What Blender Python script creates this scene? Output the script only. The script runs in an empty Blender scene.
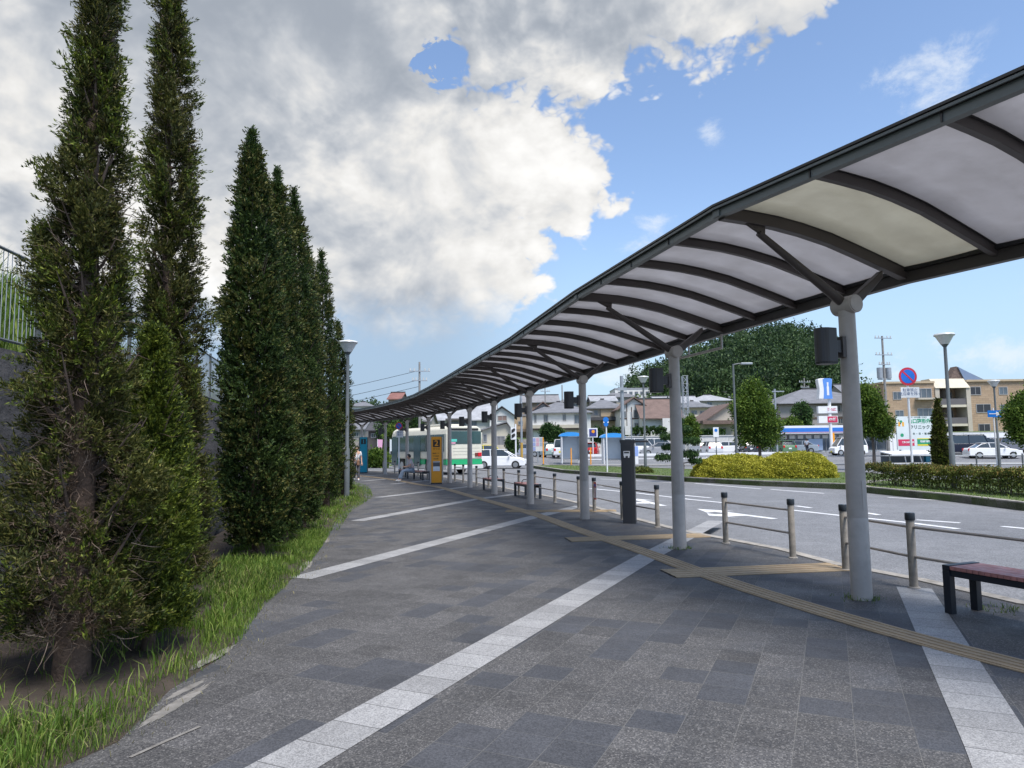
import bpy, bmesh, math, random
import numpy as np
from mathutils import Vector, Matrix
random.seed(7)
PI = math.pi
scene = bpy.context.scene
COL = scene.collection

# ------------------------------------------------------------------ camera model (used to survey the place)
F = 710.0; PITCH = math.radians(5.0); ROLL = math.radians(0.7); EYE = 1.6
_D = Vector((0, math.cos(PITCH), math.sin(PITCH)))
_U0 = Vector((0, -math.sin(PITCH), math.cos(PITCH))); _R0 = Vector((1, 0, 0))
_U = _U0 * math.cos(ROLL) + _R0 * math.sin(ROLL)
_R = _R0 * math.cos(ROLL) - _U0 * math.sin(ROLL)
def ray(x, y): return _D + _R * ((x - 512) / F) + _U * ((384 - y) / F)
def G(x, y, z=0.0):                       # survey: point of the level z seen at a pixel
    d = ray(x, y); t = (z - EYE) / d.z
    return (d.x * t, d.y * t)
def A(x, y, Y):                           # survey: point at distance Y seen at a pixel
    d = ray(x, y); t = Y / d.y
    return (d.x * t, Y, EYE + d.z * t)
ROADZ = -0.14

# ------------------------------------------------------------------ materials
class NT:
    def __init__(s, nt): s.nt = nt; s.L = nt.links
    def n(s, t, **kw):
        nd = s.nt.nodes.new(t)
        for k, v in kw.items(): setattr(nd, k, v)
        return nd
    def put(s, sock, v):
        if v is None: return
        if hasattr(v, 'is_output'): s.L.new(v, sock)
        else: sock.default_value = v
    def m(s, op, a, b=None, c=None, clamp=False):
        nd = s.n('ShaderNodeMath', operation=op, use_clamp=clamp)
        s.put(nd.inputs[0], a); s.put(nd.inputs[1], b); s.put(nd.inputs[2], c)
        return nd.outputs[0]
    def vm(s, op, a, b=None, out=0):
        nd = s.n('ShaderNodeVectorMath', operation=op)
        s.put(nd.inputs[0], a); s.put(nd.inputs[1], b)
        return nd.outputs[out]
    def noise(s, vec, scale, detail=3, rough=.5, dist=0, out=0):
        nd = s.n('ShaderNodeTexNoise'); s.put(nd.inputs['Vector'], vec)
        nd.inputs['Scale'].default_value = scale; nd.inputs['Detail'].default_value = detail
        nd.inputs['Roughness'].default_value = rough; nd.inputs['Distortion'].default_value = dist
        return nd.outputs[out]
    def mix(s, f, a, b, mode='MIX'):
        nd = s.n('ShaderNodeMix', data_type='RGBA', blend_type=mode)
        s.put(nd.inputs[0], f); s.put(nd.inputs[6], a); s.put(nd.inputs[7], b)
        return nd.outputs[2]
    def rng(s, v, a, b, c=0., d=1., smooth=False):
        nd = s.n('ShaderNodeMapRange', interpolation_type='SMOOTHSTEP' if smooth else 'LINEAR')
        s.put(nd.inputs[0], v)
        for i, q in enumerate((a, b, c, d)): s.put(nd.inputs[i + 1], q)
        return nd.outputs[0]
    def bump(s, h, st=.3, d=.01):
        nd = s.n('ShaderNodeBump'); nd.inputs['Strength'].default_value = st; nd.inputs['Distance'].default_value = d
        s.L.new(h, nd.inputs['Height']); return nd.outputs[0]
def c4(c): return (c[0], c[1], c[2], 1)
def newmat(name):
    m = bpy.data.materials.new(name); m.use_nodes = True
    t = NT(m.node_tree); b = m.node_tree.nodes['Principled BSDF']
    return m, t, b
def mk(name, col, rough=.6, metal=0, var=.12, vs=3., bump=0, bs=60, bd=.004, spec=.5, coat=0, dirt=0, dirtcol=(.12, .11, .09)):
    m, t, b = newmat(name)
    co = t.n('ShaderNodeTexCoord').outputs['Object']
    c = c4(col)
    if var:
        f = t.rng(t.noise(co, vs, 5, .6), .3, .7, 1 - var, 1 + var)
        v = t.n('ShaderNodeCombineXYZ'); 
        for i in range(3): t.L.new(f, v.inputs[i])
        c = t.mix(1.0, c, v.outputs[0], 'MULTIPLY')
    if dirt:
        f2 = t.rng(t.noise(co, vs * 2.3, 8, .7), .48, .75, 0, dirt)
        c = t.mix(f2, c, c4(dirtcol))
        t.L.new(t.rng(t.noise(co, vs * 3, 4), .3, .7, rough - .1, min(1, rough + .15)), b.inputs['Roughness'])
    else: b.inputs['Roughness'].default_value = rough
    t.put(b.inputs['Base Color'], c)
    b.inputs['Metallic'].default_value = metal
    b.inputs['Specular IOR Level'].default_value = spec
    if coat: b.inputs['Coat Weight'].default_value = coat
    if bump: t.L.new(t.bump(t.noise(co, bs, 4, .6), bump, bd), b.inputs['Normal'])
    return m
def leafmat(name, c1, c2, c3, trans=.25, scale=1.2, rough=.6):
    m, t, b = newmat(name)
    g = t.n('ShaderNodeNewGeometry').outputs['Random Per Island']
    co = t.n('ShaderNodeTexCoord').outputs['Object']
    n1 = t.rng(t.noise(co, scale, 3, .6), .38, .62, 0, 1)
    a = t.mix(n1, c4(c1), c4(c2)); f = t.rng(g, .55, 1, 0, 1)
    c = t.mix(f, a, c4(c3))
    h = t.rng(g, 0, 1, .65, 1.35)
    v = t.n('ShaderNodeCombineXYZ')
    for i in range(3): t.L.new(h, v.inputs[i])
    c = t.mix(1., c, v.outputs[0], 'MULTIPLY')
    t.L.new(c, b.inputs['Base Color']); b.inputs['Roughness'].default_value = rough
    b.inputs['Specular IOR Level'].default_value = .25
    tr = t.n('ShaderNodeBsdfTranslucent'); t.L.new(c, tr.inputs[0])
    mx = t.n('ShaderNodeMixShader'); mx.inputs[0].default_value = trans
    t.L.new(b.outputs[0], mx.inputs[1]); t.L.new(tr.outputs[0], mx.inputs[2])
    t.L.new(mx.outputs[0], m.node_tree.nodes['Material Output'].inputs[0])
    return m
_flat = {}
def paint(col, rough=.45, var=.06):
    k = (tuple(round(x, 3) for x in col), rough)
    if k not in _flat: _flat[k] = mk('paint', col, rough, var=var, vs=1.5)
    return _flat[k]

def paving_mat():
    m, t, b = newmat('paving_blocks')
    co = t.n('ShaderNodeTexCoord').outputs['Object']
    mp = t.n('ShaderNodeMapping'); t.L.new(co, mp.inputs[0]); mp.inputs['Rotation'].default_value = (0, 0, math.radians(24.0 - 90)); mp.inputs['Location'].default_value = (.11, .05, 0)
    # blocks 0.6 x 0.3 laid in columns
    br = t.n('ShaderNodeTexBrick'); t.L.new(mp.outputs[0], br.inputs['Vector'])
    br.offset = 0; br.offset_frequency = 2; br.squash = 1
    br.inputs['Scale'].default_value = 1; br.inputs['Brick Width'].default_value = .3; br.inputs['Row Height'].default_value = .3
    br.inputs['Mortar Size'].default_value = .0032; br.inputs['Mortar Smooth'].default_value = .3
    br.inputs['Color1'].default_value = (0, 0, 0, 1); br.inputs['Color2'].default_value = (1, 1, 1, 1); br.inputs['Mortar'].default_value = (.5, .5, .5, 1)
    rnd = t.n('ShaderNodeSeparateColor'); t.L.new(br.outputs['Color'], rnd.inputs[0]); rv = rnd.outputs[0]
    # every darker block is one or two tiles long: hash on a doubled cell as well
    xyz = t.n('ShaderNodeSeparateXYZ'); t.L.new(mp.outputs[0], xyz.inputs[0])
    cc = t.n('ShaderNodeCombineXYZ'); t.L.new(t.m('FLOOR', t.m('DIVIDE', xyz.outputs[0], .6)), cc.inputs[0]); t.L.new(t.m('FLOOR', t.m('DIVIDE', xyz.outputs[1], .3)), cc.inputs[1])
    wn = t.n('ShaderNodeTexWhiteNoise', noise_dimensions='2D'); t.L.new(cc.outputs[0], wn.inputs['Vector'])
    c5 = t.vm('MULTIPLY', cc.outputs[0], (.6, .3, 0)); big = t.rng(t.noise(c5, .6, 3), .35, .65, -.07, .07)
    d1 = t.rng(t.m('ADD', wn.outputs['Value'], big), .80, .802); d2 = t.rng(t.m('ADD', rv, big), .88, .882)
    dark = t.m('MAXIMUM', d1, d2)
    blu = t.noise(co, .8, 4)
    # exposed aggregate speckle
    vo = t.n('ShaderNodeTexVoronoi'); t.L.new(co, vo.inputs['Vector']); vo.inputs['Scale'].default_value = 125
    sp = t.n('ShaderNodeSeparateColor'); t.L.new(vo.outputs['Color'], sp.inputs[0])
    s1 = sp.outputs[0]
    light = t.mix(s1, c4((.036, .036, .038)), c4((.098, .095, .094)))
    light = t.mix(t.rng(sp.outputs[1], .86, .9), light, c4((.16, .155, .15)))
    darkc = t.mix(s1, c4((.030, .032, .037)), c4((.068, .070, .078)))
    c = t.mix(dark, light, darkc)
    tone = t.m('MULTIPLY', t.rng(rv, 0, 1, .86, 1.16), t.rng(wn.outputs['Value'], 0, .86, .9, 1.12))
    st = t.rng(t.noise(co, .9, 7, .7), .3, .7, .82, 1.15)
    st2 = t.m('MULTIPLY', t.m('MULTIPLY', tone, st), t.rng(t.noise(co, 5, 6, .75), .3, .7, .86, 1.12))
    v = t.n('ShaderNodeCombineXYZ')
    for i in range(3): t.L.new(st2, v.inputs[i])
    c = t.mix(1., c, v.outputs[0], 'MULTIPLY')
    jm = t.m('MULTIPLY', br.outputs['Fac'], t.rng(t.noise(co, 1.3, 4), .38, .55, .35, 1))
    c = t.mix(t.m('MULTIPLY', jm, .6), c, c4((.15, .146, .135)))
    t.L.new(c, b.inputs['Base Color'])
    t.L.new(t.rng(t.noise(co, 1.7, 5), .3, .7, .55, .85), b.inputs['Roughness'])
    h = t.m('SUBTRACT', t.m('MULTIPLY', s1, .4), t.m('MULTIPLY', br.outputs['Fac'], 1.0))
    t.L.new(t.bump(h, .5, .004), b.inputs['Normal'])
    return m
def granite_mat():
    m, t, b = newmat('granite')
    co = t.n('ShaderNodeTexCoord').outputs['Object']
    vo = t.n('ShaderNodeTexVoronoi'); t.L.new(co, vo.inputs['Vector']); vo.inputs['Scale'].default_value = 140
    sp = t.n('ShaderNodeSeparateColor'); t.L.new(vo.outputs['Color'], sp.inputs[0])
    c = t.mix(sp.outputs[0], c4((.19, .19, .192)), c4((.39, .39, .39)))
    xyz = t.n('ShaderNodeSeparateXYZ'); t.L.new(co, xyz.inputs[0])
    y = t.m('DIVIDE', xyz.outputs[1], .30)
    fr = t.m('ABSOLUTE', t.m('SUBTRACT', t.m('FRACT', y), .5))
    j = t.rng(fr, .485, .492)
    wn = t.n('ShaderNodeTexWhiteNoise', noise_dimensions='1D'); t.L.new(t.m('FLOOR', y), wn.inputs['W'])
    tone = t.m('MULTIPLY', t.rng(wn.outputs['Value'], 0, 1, .86, 1.1), t.rng(t.noise(co, 1.5, 6, .7), .3, .7, .78, 1.12))
    v = t.n('ShaderNodeCombineXYZ')
    for i in range(3): t.L.new(tone, v.inputs[i])
    c = t.mix(1., c, v.outputs[0], 'MULTIPLY'); c = t.mix(j, c, c4((.07, .07, .07)))
    t.L.new(c, b.inputs['Base Color']); b.inputs['Roughness'].default_value = .6
    return m
def asphalt_mat():
    m, t, b = newmat('asphalt')
    co = t.n('ShaderNodeTexCoord').outputs['Object']
    vo = t.n('ShaderNodeTexVoronoi'); t.L.new(co, vo.inputs['Vector']); vo.inputs['Scale'].default_value = 70
    sp = t.n('ShaderNodeSeparateColor'); t.L.new(vo.outputs['Color'], sp.inputs[0])
    c = t.mix(sp.outputs[0], c4((.095, .098, .104)), c4((.22, .225, .235)))
    f = t.m('MULTIPLY', t.rng(t.noise(co, .25, 6, .65), .3, .7, .8, 1.15), t.rng(t.noise(co, 2.5, 6, .7), .3, .7, .85, 1.15))
    v = t.n('ShaderNodeCombineXYZ')
    for i in range(3): t.L.new(f, v.inputs[i])
    c = t.mix(1., c, v.outputs[0], 'MULTIPLY')
    t.L.new(c, b.inputs['Base Color']); b.inputs['Roughness'].default_value = .75
    t.L.new(t.bump(sp.outputs[0], .4, .004), b.inputs['Normal'])
    return m
def worn_mat(name, col, under, amt=.5):
    m, t, b = newmat(name)
    co = t.n('ShaderNodeTexCoord').outputs['Object']
    f = t.rng(t.noise(co, 14, 8, .75), .5, .68, 0, amt)
    g = t.rng(t.noise(co, 2, 4), .3, .7, .85, 1.1)
    v = t.n('ShaderNodeCombineXYZ')
    for i in range(3): t.L.new(g, v.inputs[i])
    t.L.new(t.mix(1., t.mix(f, c4(col), c4(under)), v.outputs[0], 'MULTIPLY'), b.inputs['Base Color']); b.inputs['Roughness'].default_value = .7
    return m
def panel_mat(name, col):
    m, t, b = newmat(name)
    co = t.n('ShaderNodeTexCoord').outputs['Object']
    f = t.rng(t.noise(co, 1.6, 5, .65), .35, .7, 0, .35)
    c = t.mix(f, c4(col), c4((col[0] * .6, col[1] * .58, col[2] * .55)))
    t.L.new(c, b.inputs['Base Color']); b.inputs['Roughness'].default_value = .12
    tr = t.n('ShaderNodeBsdfTranslucent'); t.L.new(c, tr.inputs[0])
    mx = t.n('ShaderNodeMixShader'); mx.inputs[0].default_value = .78
    t.L.new(b.outputs[0], mx.inputs[1]); t.L.new(tr.outputs[0], mx.inputs[2])
    t.L.new(mx.outputs[0], m.node_tree.nodes['Material Output'].inputs[0])
    return m
def rock_mat():
    m, t, b = newmat('rock_face')
    co = t.n('ShaderNodeTexCoord').outputs['Object']
    n = t.noise(co, 1.2, 9, .65, .6)
    c = t.mix(t.rng(n, .35, .65), c4((.018, .018, .021)), c4((.075, .075, .08)))
    t.L.new(c, b.inputs['Base Color']); b.inputs['Roughness'].default_value = .9
    t.L.new(t.bump(t.noise(co, 3, 10, .7), 1, .12), b.inputs['Normal'])
    return m
M = dict(
    paving=paving_mat(), granite=granite_mat(), asphalt=asphalt_mat(), rock=rock_mat(),
    tactile=worn_mat('tactile_tile', (.38, .285, .175), (.19, .155, .11), .5),
    marking=worn_mat('road_paint', (.66, .67, .68), (.2, .2, .21), .55),
    gutter=mk('gutter_concrete', (.27, .27, .265), .85, var=.2, vs=3, bump=.3, dirt=.5),
    kerb=mk('kerb_stone', (.31, .29, .26), .85, var=.25, vs=2.5, bump=.4, dirt=.7, dirtcol=(.07, .06, .05)),
    slab=mk('old_concrete', (.19, .18, .165), .95, var=.3, vs=7, bump=.8, dirt=.8, dirtcol=(.09, .08, .065)),
    soil=mk('soil', (.05, .038, .028), .95, var=.4, vs=5, bump=.8, bs=40, bd=.02),
    turf=mk('turf', (.075, .11, .03), .95, var=.4, vs=1.2, bump=.8, bs=30, bd=.03),
    steel=mk('painted_steel_column', (.43, .395, .36), .42, var=.08, vs=4, dirt=.25, dirtcol=(.2, .18, .16), spec=.5),
    frame=mk('canopy_frame', (.066, .055, .050), .45, var=.1, vs=3),
    fascia=mk('canopy_fascia', (.12, .135, .13), .4, var=.1, vs=3),
    darkrail=mk('canopy_gutter', (.022, .021, .022), .4, var=.1),
    panel=panel_mat('roof_panel_grey', (.48, .475, .485)),
    panely=panel_mat('roof_panel_yellowed', (.50, .49, .435)),
    box=mk('speaker_box_paint', (.035, .033, .035), .4, var=.08),
    postw=mk('bollard_finish', (.24, .215, .18), .6, var=.25, vs=9, dirt=.5, dirtcol=(.12, .10, .08)),
    postcap=mk('bollard_cap', (.012, .017, .022), .4, var=.1),
    stain=mk('stainless_rail', (.42, .39, .37), .35, metal=.7, var=.1, vs=6),
    navy=mk('bench_frame', (.012, .016, .024), .4, var=.1),
    redwood=mk('bench_slat', (.42, .18, .16), .45, var=.25, vs=5, bump=.3, dirt=.4, dirtcol=(.3, .18, .16)),
    pillar=mk('guide_pillar_paint', (.035, .037, .042), .45, var=.12),
    orange=mk('orange_panel', (.80, .32, .015), .4, var=.04),
    teal=mk('teal_panel', (.0, .26, .36), .4, var=.04),
    black=mk('black_plastic', (.012, .012, .013), .45, var=.1),
    white=mk('white_paint', (.72, .73, .74), .45, var=.05),
    offwhite=mk('off_white', (.55, .55, .53), .6, var=.08, dirt=.2),
    glass=mk('dark_glass', (.025, .035, .04), .06, var=.1, spec=.9),
    glassg=mk('bus_glass', (.02, .06, .06), .07, var=.3, vs=.8, spec=.9),
    tyre=mk('tyre', (.018, .018, .018), .85, var=.1),
    rim=mk('rim', (.45, .46, .47), .35, metal=.8, var=.05),
    red=mk('red_lens', (.55, .01, .02), .25, var=.05),
    amber=mk('amber_lens', (.7, .25, .02), .25, var=.05),
    lens=mk('clear_lens', (.7, .72, .75), .12, var=.05),
    lamppole=mk('lamp_pole', (.10, .115, .12), .5, var=.12),
    lampglass=mk('lamp_glass', (.62, .63, .62), .2, var=.08, vs=8),
    zinc=mk('galvanised', (.30, .33, .36), .5, metal=.3, var=.12),
    concpole=mk('concrete_pole', (.22, .215, .205), .85, var=.15),
    wood=mk('bark', (.10, .068, .05), .95, var=.35, vs=8, bump=1, bs=25, bd=.02),
    bark2=mk('bark_grey', (.12, .10, .085), .95, var=.3, vs=8, bump=.8, bs=30, bd=.01),
    twig=leafmat('dead_twig', (.16, .115, .085), (.09, .065, .05), (.24, .19, .15), .05),
    twig2=mk('branch_wood', (.085, .062, .048), .9, var=.3),
    skin=mk('skin', (.50, .30, .21), .5, var=.05), hair=mk('hair', (.012, .010, .009), .5, var=.1),
)
L = dict(
    brown=leafmat('dead_spray', (.11, .075, .05), (.07, .05, .035), (.19, .14, .10), .05, 3),
    thuja=leafmat('thuja_near', (.028, .040, .012), (.070, .082, .018), (.14, .13, .035), .25, 1.6),
    thujab=leafmat('thuja_bright', (.030, .055, .008), (.075, .11, .012), (.16, .19, .025), .25, 2.4),
    dark=leafmat('thuja_dark', (.018, .042, .012), (.040, .074, .017), (.080, .112, .025), .2, 1.4),
    grass=leafmat('grass_blade', (.065, .13, .018), (.12, .21, .028), (.21, .26, .06), .35, 1.1),
    dry=leafmat('dry_grass', (.22, .19, .09), (.16, .15, .06), (.30, .27, .13), .3, 2),
    ginkgo=leafmat('leaf_bright', (.045, .095, .015), (.085, .15, .022), (.15, .21, .035), .35, .7),
    broad=leafmat('leaf_broad', (.018, .052, .016), (.035, .085, .02), (.07, .12, .03), .25, .6),
    wood=leafmat('leaf_woodland', (.020, .048, .024), (.045, .085, .030), (.075, .12, .04), .25, .11),
    woodl=leafmat('leaf_woodland_light', (.035, .075, .02), (.06, .11, .03), (.09, .14, .04), .2, .08),
    gold=leafmat('leaf_golden', (.26, .27, .025), (.39, .375, .04), (.50, .46, .07), .3, 1.2),
    hedge=leafmat('leaf_hedge', (.045, .075, .018), (.09, .115, .02), (.16, .17, .035), .25, .9),
    hedger=leafmat('leaf_red_tips', (.15, .13, .035), (.20, .15, .04), (.25, .17, .05), .25, .9),
)

# ------------------------------------------------------------------ mesh helpers
class MB:
    def __init__(s): s.v = []; s.f = []
    def add(s, vs, fs):
        o = len(s.v); s.v += [tuple(p) for p in vs]; s.f += [tuple(i + o for i in f) for f in fs]; return s
    def box(s, c, d, rz=0, rx=0, ry=0):
        h = Vector(d) / 2; R = Matrix.Rotation(rz, 3, 'Z') @ Matrix.Rotation(ry, 3, 'Y') @ Matrix.Rotation(rx, 3, 'X')
        vs = [Vector(c) + R @ Vector((x * h.x, y * h.y, z * h.z)) for z in (-1, 1) for x, y in ((-1, -1), (1, -1), (1, 1), (-1, 1))]
        return s.add(vs, [(3, 2, 1, 0), (4, 5, 6, 7), (0, 1, 5, 4), (1, 2, 6, 5), (2, 3, 7, 6), (3, 0, 4, 7)])
    def b2(s, x0, y0, z0, x1, y1, z1): return s.box(((x0 + x1) / 2, (y0 + y1) / 2, (z0 + z1) / 2), (abs(x1 - x0), abs(y1 - y0), abs(z1 - z0)))
    def cyl(s, p0, p1, r0, r1=None, n=12, caps=True):
        return s.tube([p0, p1], [r0, r0 if r1 is None else r1], n, caps)
    def tube(s, pts, rs, n=8, caps=True):
        pts = [Vector(p) for p in pts]
        if not hasattr(rs, '__len__'): rs = [rs] * len(pts)
        o = len(s.v); prev = None
        for i, p in enumerate(pts):
            d = (pts[min(i + 1, len(pts) - 1)] - pts[max(i - 1, 0)]).normalized()
            if prev is None:
                a = Vector((0, 0, 1)) if abs(d.z) < .9 else Vector((1, 0, 0)); u = d.cross(a).normalized()
            else: u = (prev - d * prev.dot(d)).normalized()
            prev = u; w = d.cross(u)
            for k in range(n):
                a = 2 * PI * k / n; s.v.append(tuple(p + (u * math.cos(a) + w * math.sin(a)) * rs[i]))
        for i in range(len(pts) - 1):
            for k in range(n):
                a = o + i * n + k; b = o + i * n + (k + 1) % n
                s.f.append((a, b, b + n, a + n))
        if caps:
            s.f.append(tuple(o + k for k in reversed(range(n)))); q = o + (len(pts) - 1) * n
            s.f.append(tuple(q + k for k in range(n)))
        return s
    def lathe(s, c, prof, n=20):     # prof: (r, z)
        o = len(s.v)
        for r, z in prof:
            for k in range(n):
                a = 2 * PI * k / n; s.v.append((c[0] + r * math.cos(a), c[1] + r * math.sin(a), c[2] + z))
        for i in range(len(prof) - 1):
            for k in range(n):
                a = o + i * n + k; b = o + i * n + (k + 1) % n; s.f.append((a, b, b + n, a + n))
        s.f.append(tuple(o + k for k in reversed(range(n)))); q = o + (len(prof) - 1) * n
        s.f.append(tuple(q + k for k in range(n))); return s
    def prism(s, poly, z0, z1, walls=True, bottom=True):
        n = len(poly); vs = [(x, y, z0) for x, y in poly] + [(x, y, z1) for x, y in poly]
        fs = [tuple(range(n, 2 * n))]
        if bottom: fs.append(tuple(reversed(range(n))))
        if walls: fs += [(i, (i + 1) % n, (i + 1) % n + n, i + n) for i in range(n)]
        return s.add(vs, fs)
    def ext(s, poly, axis, a0, a1):   # poly of (u,v): axis 'y' -> (u,a,v); 'x' -> (a,u,v)
        n = len(poly); f = (lambda u, v, a: (u, a, v)) if axis == 'y' else (lambda u, v, a: (a, u, v))
        vs = [f(u, v, a0) for u, v in poly] + [f(u, v, a1) for u, v in poly]
        return s.add(vs, [tuple(reversed(range(n))), tuple(range(n, 2 * n))] + [(i, (i + 1) % n, (i + 1) % n + n, i + n) for i in range(n)])
    def quad(s, a, b, c, d): return s.add([a, b, c, d], [(0, 1, 2, 3)])
    def off(s, o): s.v = [(x - o[0], y - o[1], z - o[2]) for x, y, z in s.v]; return s
    def build(s, name, mat, parent=None, smooth=False, bevel=0):
        me = bpy.data.meshes.new(name); me.from_pydata(s.v, [], s.f); me.validate()
        bm = bmesh.new(); bm.from_mesh(me)
        if len(bm.faces) < 20000: bmesh.ops.recalc_face_normals(bm, faces=bm.faces)
        bm.to_mesh(me); bm.free()
        ob = bpy.data.objects.new(name, me); COL.objects.link(ob)
        if mat: me.materials.append(mat)
        if parent: ob.parent = parent
        if smooth:
            for p in me.polygons: p.use_smooth = True
            me.set_sharp_from_angle(angle=math.radians(40))
        if bevel:
            md = ob.modifiers.new('b', 'BEVEL'); md.width = bevel; md.segments = 2; md.limit_method = 'ANGLE'
        return ob
def tag(o, label=None, cat=None, group=None, kind=None):
    if label: o['label'] = label
    if cat: o['category'] = cat
    if group: o['group'] = group
    if kind: o['kind'] = kind
    return o
def thing(name, label, cat, loc=(0, 0, 0), rz=0, group=None):
    o = bpy.data.objects.new(name, None); COL.objects.link(o); o.location = loc; o.rotation_euler = (0, 0, rz)
    o.empty_display_size = .2
    return tag(o, label, cat, group)
CH = {}
def reg(o):
    CH.setdefault(o.parent.name if o.parent else None, []).append(o)
def copy_tree(o, parent=None):
    c = o.copy(); COL.objects.link(c); c.parent = parent
    for ch in [x for x in COL.objects if x.parent is o]: copy_tree(ch, c)
    return c
def struct(o): o['kind'] = 'structure'; return o
_font_cache = {}
def text(txt, size, mat, name, parent, loc, rot=(PI / 2, 0, 0), depth=.004, align='CENTER', bold=0.0, sx=1.0):
    cu = bpy.data.curves.new('lettering', 'FONT'); cu.body = txt; cu.size = size; cu.align_x = align; cu.align_y = 'CENTER'
    cu.extrude = depth; cu.offset = bold; cu.resolution_u = 2
    ob = bpy.data.objects.new('tmp', cu); COL.objects.link(ob)
    dg = bpy.context.evaluated_depsgraph_get()
    me = bpy.data.meshes.new_from_object(ob.evaluated_get(dg)); bpy.data.objects.remove(ob)
    o = bpy.data.objects.new(name, me); COL.objects.link(o); me.materials.clear(); me.materials.append(mat)
    o.parent = parent; o.location = loc; o.rotation_euler = rot; o.scale = (sx, 1, 1)
    return o

# numpy leaf clouds ---------------------------------------------------------------
def rnd_unit(rs, n):
    v = rs.normal(size=(n, 3)); return v / np.linalg.norm(v, axis=1)[:, None]
def leaves(name, cen, dirs, Ln, Wd, mat, parent, rs, jl=.35, fold=True):
    n = len(cen); d = dirs / np.maximum(1e-6, np.linalg.norm(dirs, axis=1)[:, None])
    side = np.cross(d, rnd_unit(rs, n)); side /= np.maximum(1e-6, np.linalg.norm(side, axis=1)[:, None])
    L_ = (Ln * (1 + jl * rs.uniform(-1, 1, n)))[:, None]; W_ = (Wd * (1 + jl * rs.uniform(-1, 1, n)))[:, None]
    v = np.empty((n, 4, 3)); v[:, 0] = cen - d * L_ * .5; v[:, 1] = cen + side * W_ * .5 - d * L_ * .05
    v[:, 2] = cen + d * L_ * .5; v[:, 3] = cen - side * W_ * .5 - d * L_ * .05
    me = bpy.data.meshes.new(name); me.vertices.add(n * 4); me.vertices.foreach_set('co', v.reshape(-1))
    me.loops.add(n * 4); me.loops.foreach_set('vertex_index', np.arange(n * 4, dtype=np.int32))
    me.polygons.add(n); me.polygons.foreach_set('loop_start', np.arange(0, n * 4, 4, dtype=np.int32))
    me.polygons.foreach_set('loop_total', np.full(n, 4, dtype=np.int32)); me.update(calc_edges=True)
    me.materials.append(mat); ob = bpy.data.objects.new(name, me); COL.objects.link(ob)
    if parent: ob.parent = parent
    return ob
def clumped(rs, centers, per, spread, outward=None, up=.6, rnd=.7):
    n = len(centers) * per
    c = np.repeat(centers, per, 0) + rs.normal(size=(n, 3)) * spread
    d = rnd_unit(rs, n) * rnd
    if outward is not None: d = d + np.repeat(outward, per, 0)
    d[:, 2] += up
    return c, d
def fronds(name, base, dirs, Lf, k, leafL, leafW, mat, parent, rs, wf=.32):
    # flat sprays: k leaflets set left and right of an axis
    n = len(base); d = dirs / np.linalg.norm(dirs, axis=1)[:, None]
    sd = np.cross(d, rnd_unit(rs, n)); sd /= np.linalg.norm(sd, axis=1)[:, None]
    L_ = (Lf * rs.uniform(.6, 1.35, n))[:, None]
    cs = []; ds = []
    for i in range(k):
        t = (i + .5) / k; sg = 1 if i % 2 else -1; w_ = wf * (1 - t * .75) * sg
        if i == k - 1: w_ = 0
        droop = np.array([0, 0, -.10 * t * t])
        cs.append(base + d * L_ * t + sd * L_ * w_ * .55 + droop * L_ + rs.normal(size=(n, 3)) * .006); ds.append(d * .75 + sd * w_ * 2.4 + rs.normal(size=(n, 3)) * .22)
    return leaves(name, np.concatenate(cs), np.concatenate(ds), leafL, leafW, L[mat], parent, rs, .3)

# ------------------------------------------------------------------ camera
cam = bpy.data.cameras.new('camera'); co = bpy.data.objects.new('camera', cam); COL.objects.link(co)
cam.sensor_fit = 'HORIZONTAL'; cam.sensor_width = 36; cam.lens = 36 * F / 1024; cam.clip_start = .05; cam.clip_end = 3000
mw = Matrix((( _R.x, _U.x, -_D.x, 0), (_R.y, _U.y, -_D.y, 0), (_R.z, _U.z, -_D.z, EYE), (0, 0, 0, 1)))
co.matrix_world = mw; scene.camera = co
scene.view_settings.view_transform = 'Standard'; scene.view_settings.look = 'None'
scene.view_settings.exposure = 1.38; scene.view_settings.gamma = 1
scene.cycles.max_bounces = 6; scene.cycles.transparent_max_bounces = 8; scene.cycles.use_denoising = True

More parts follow.
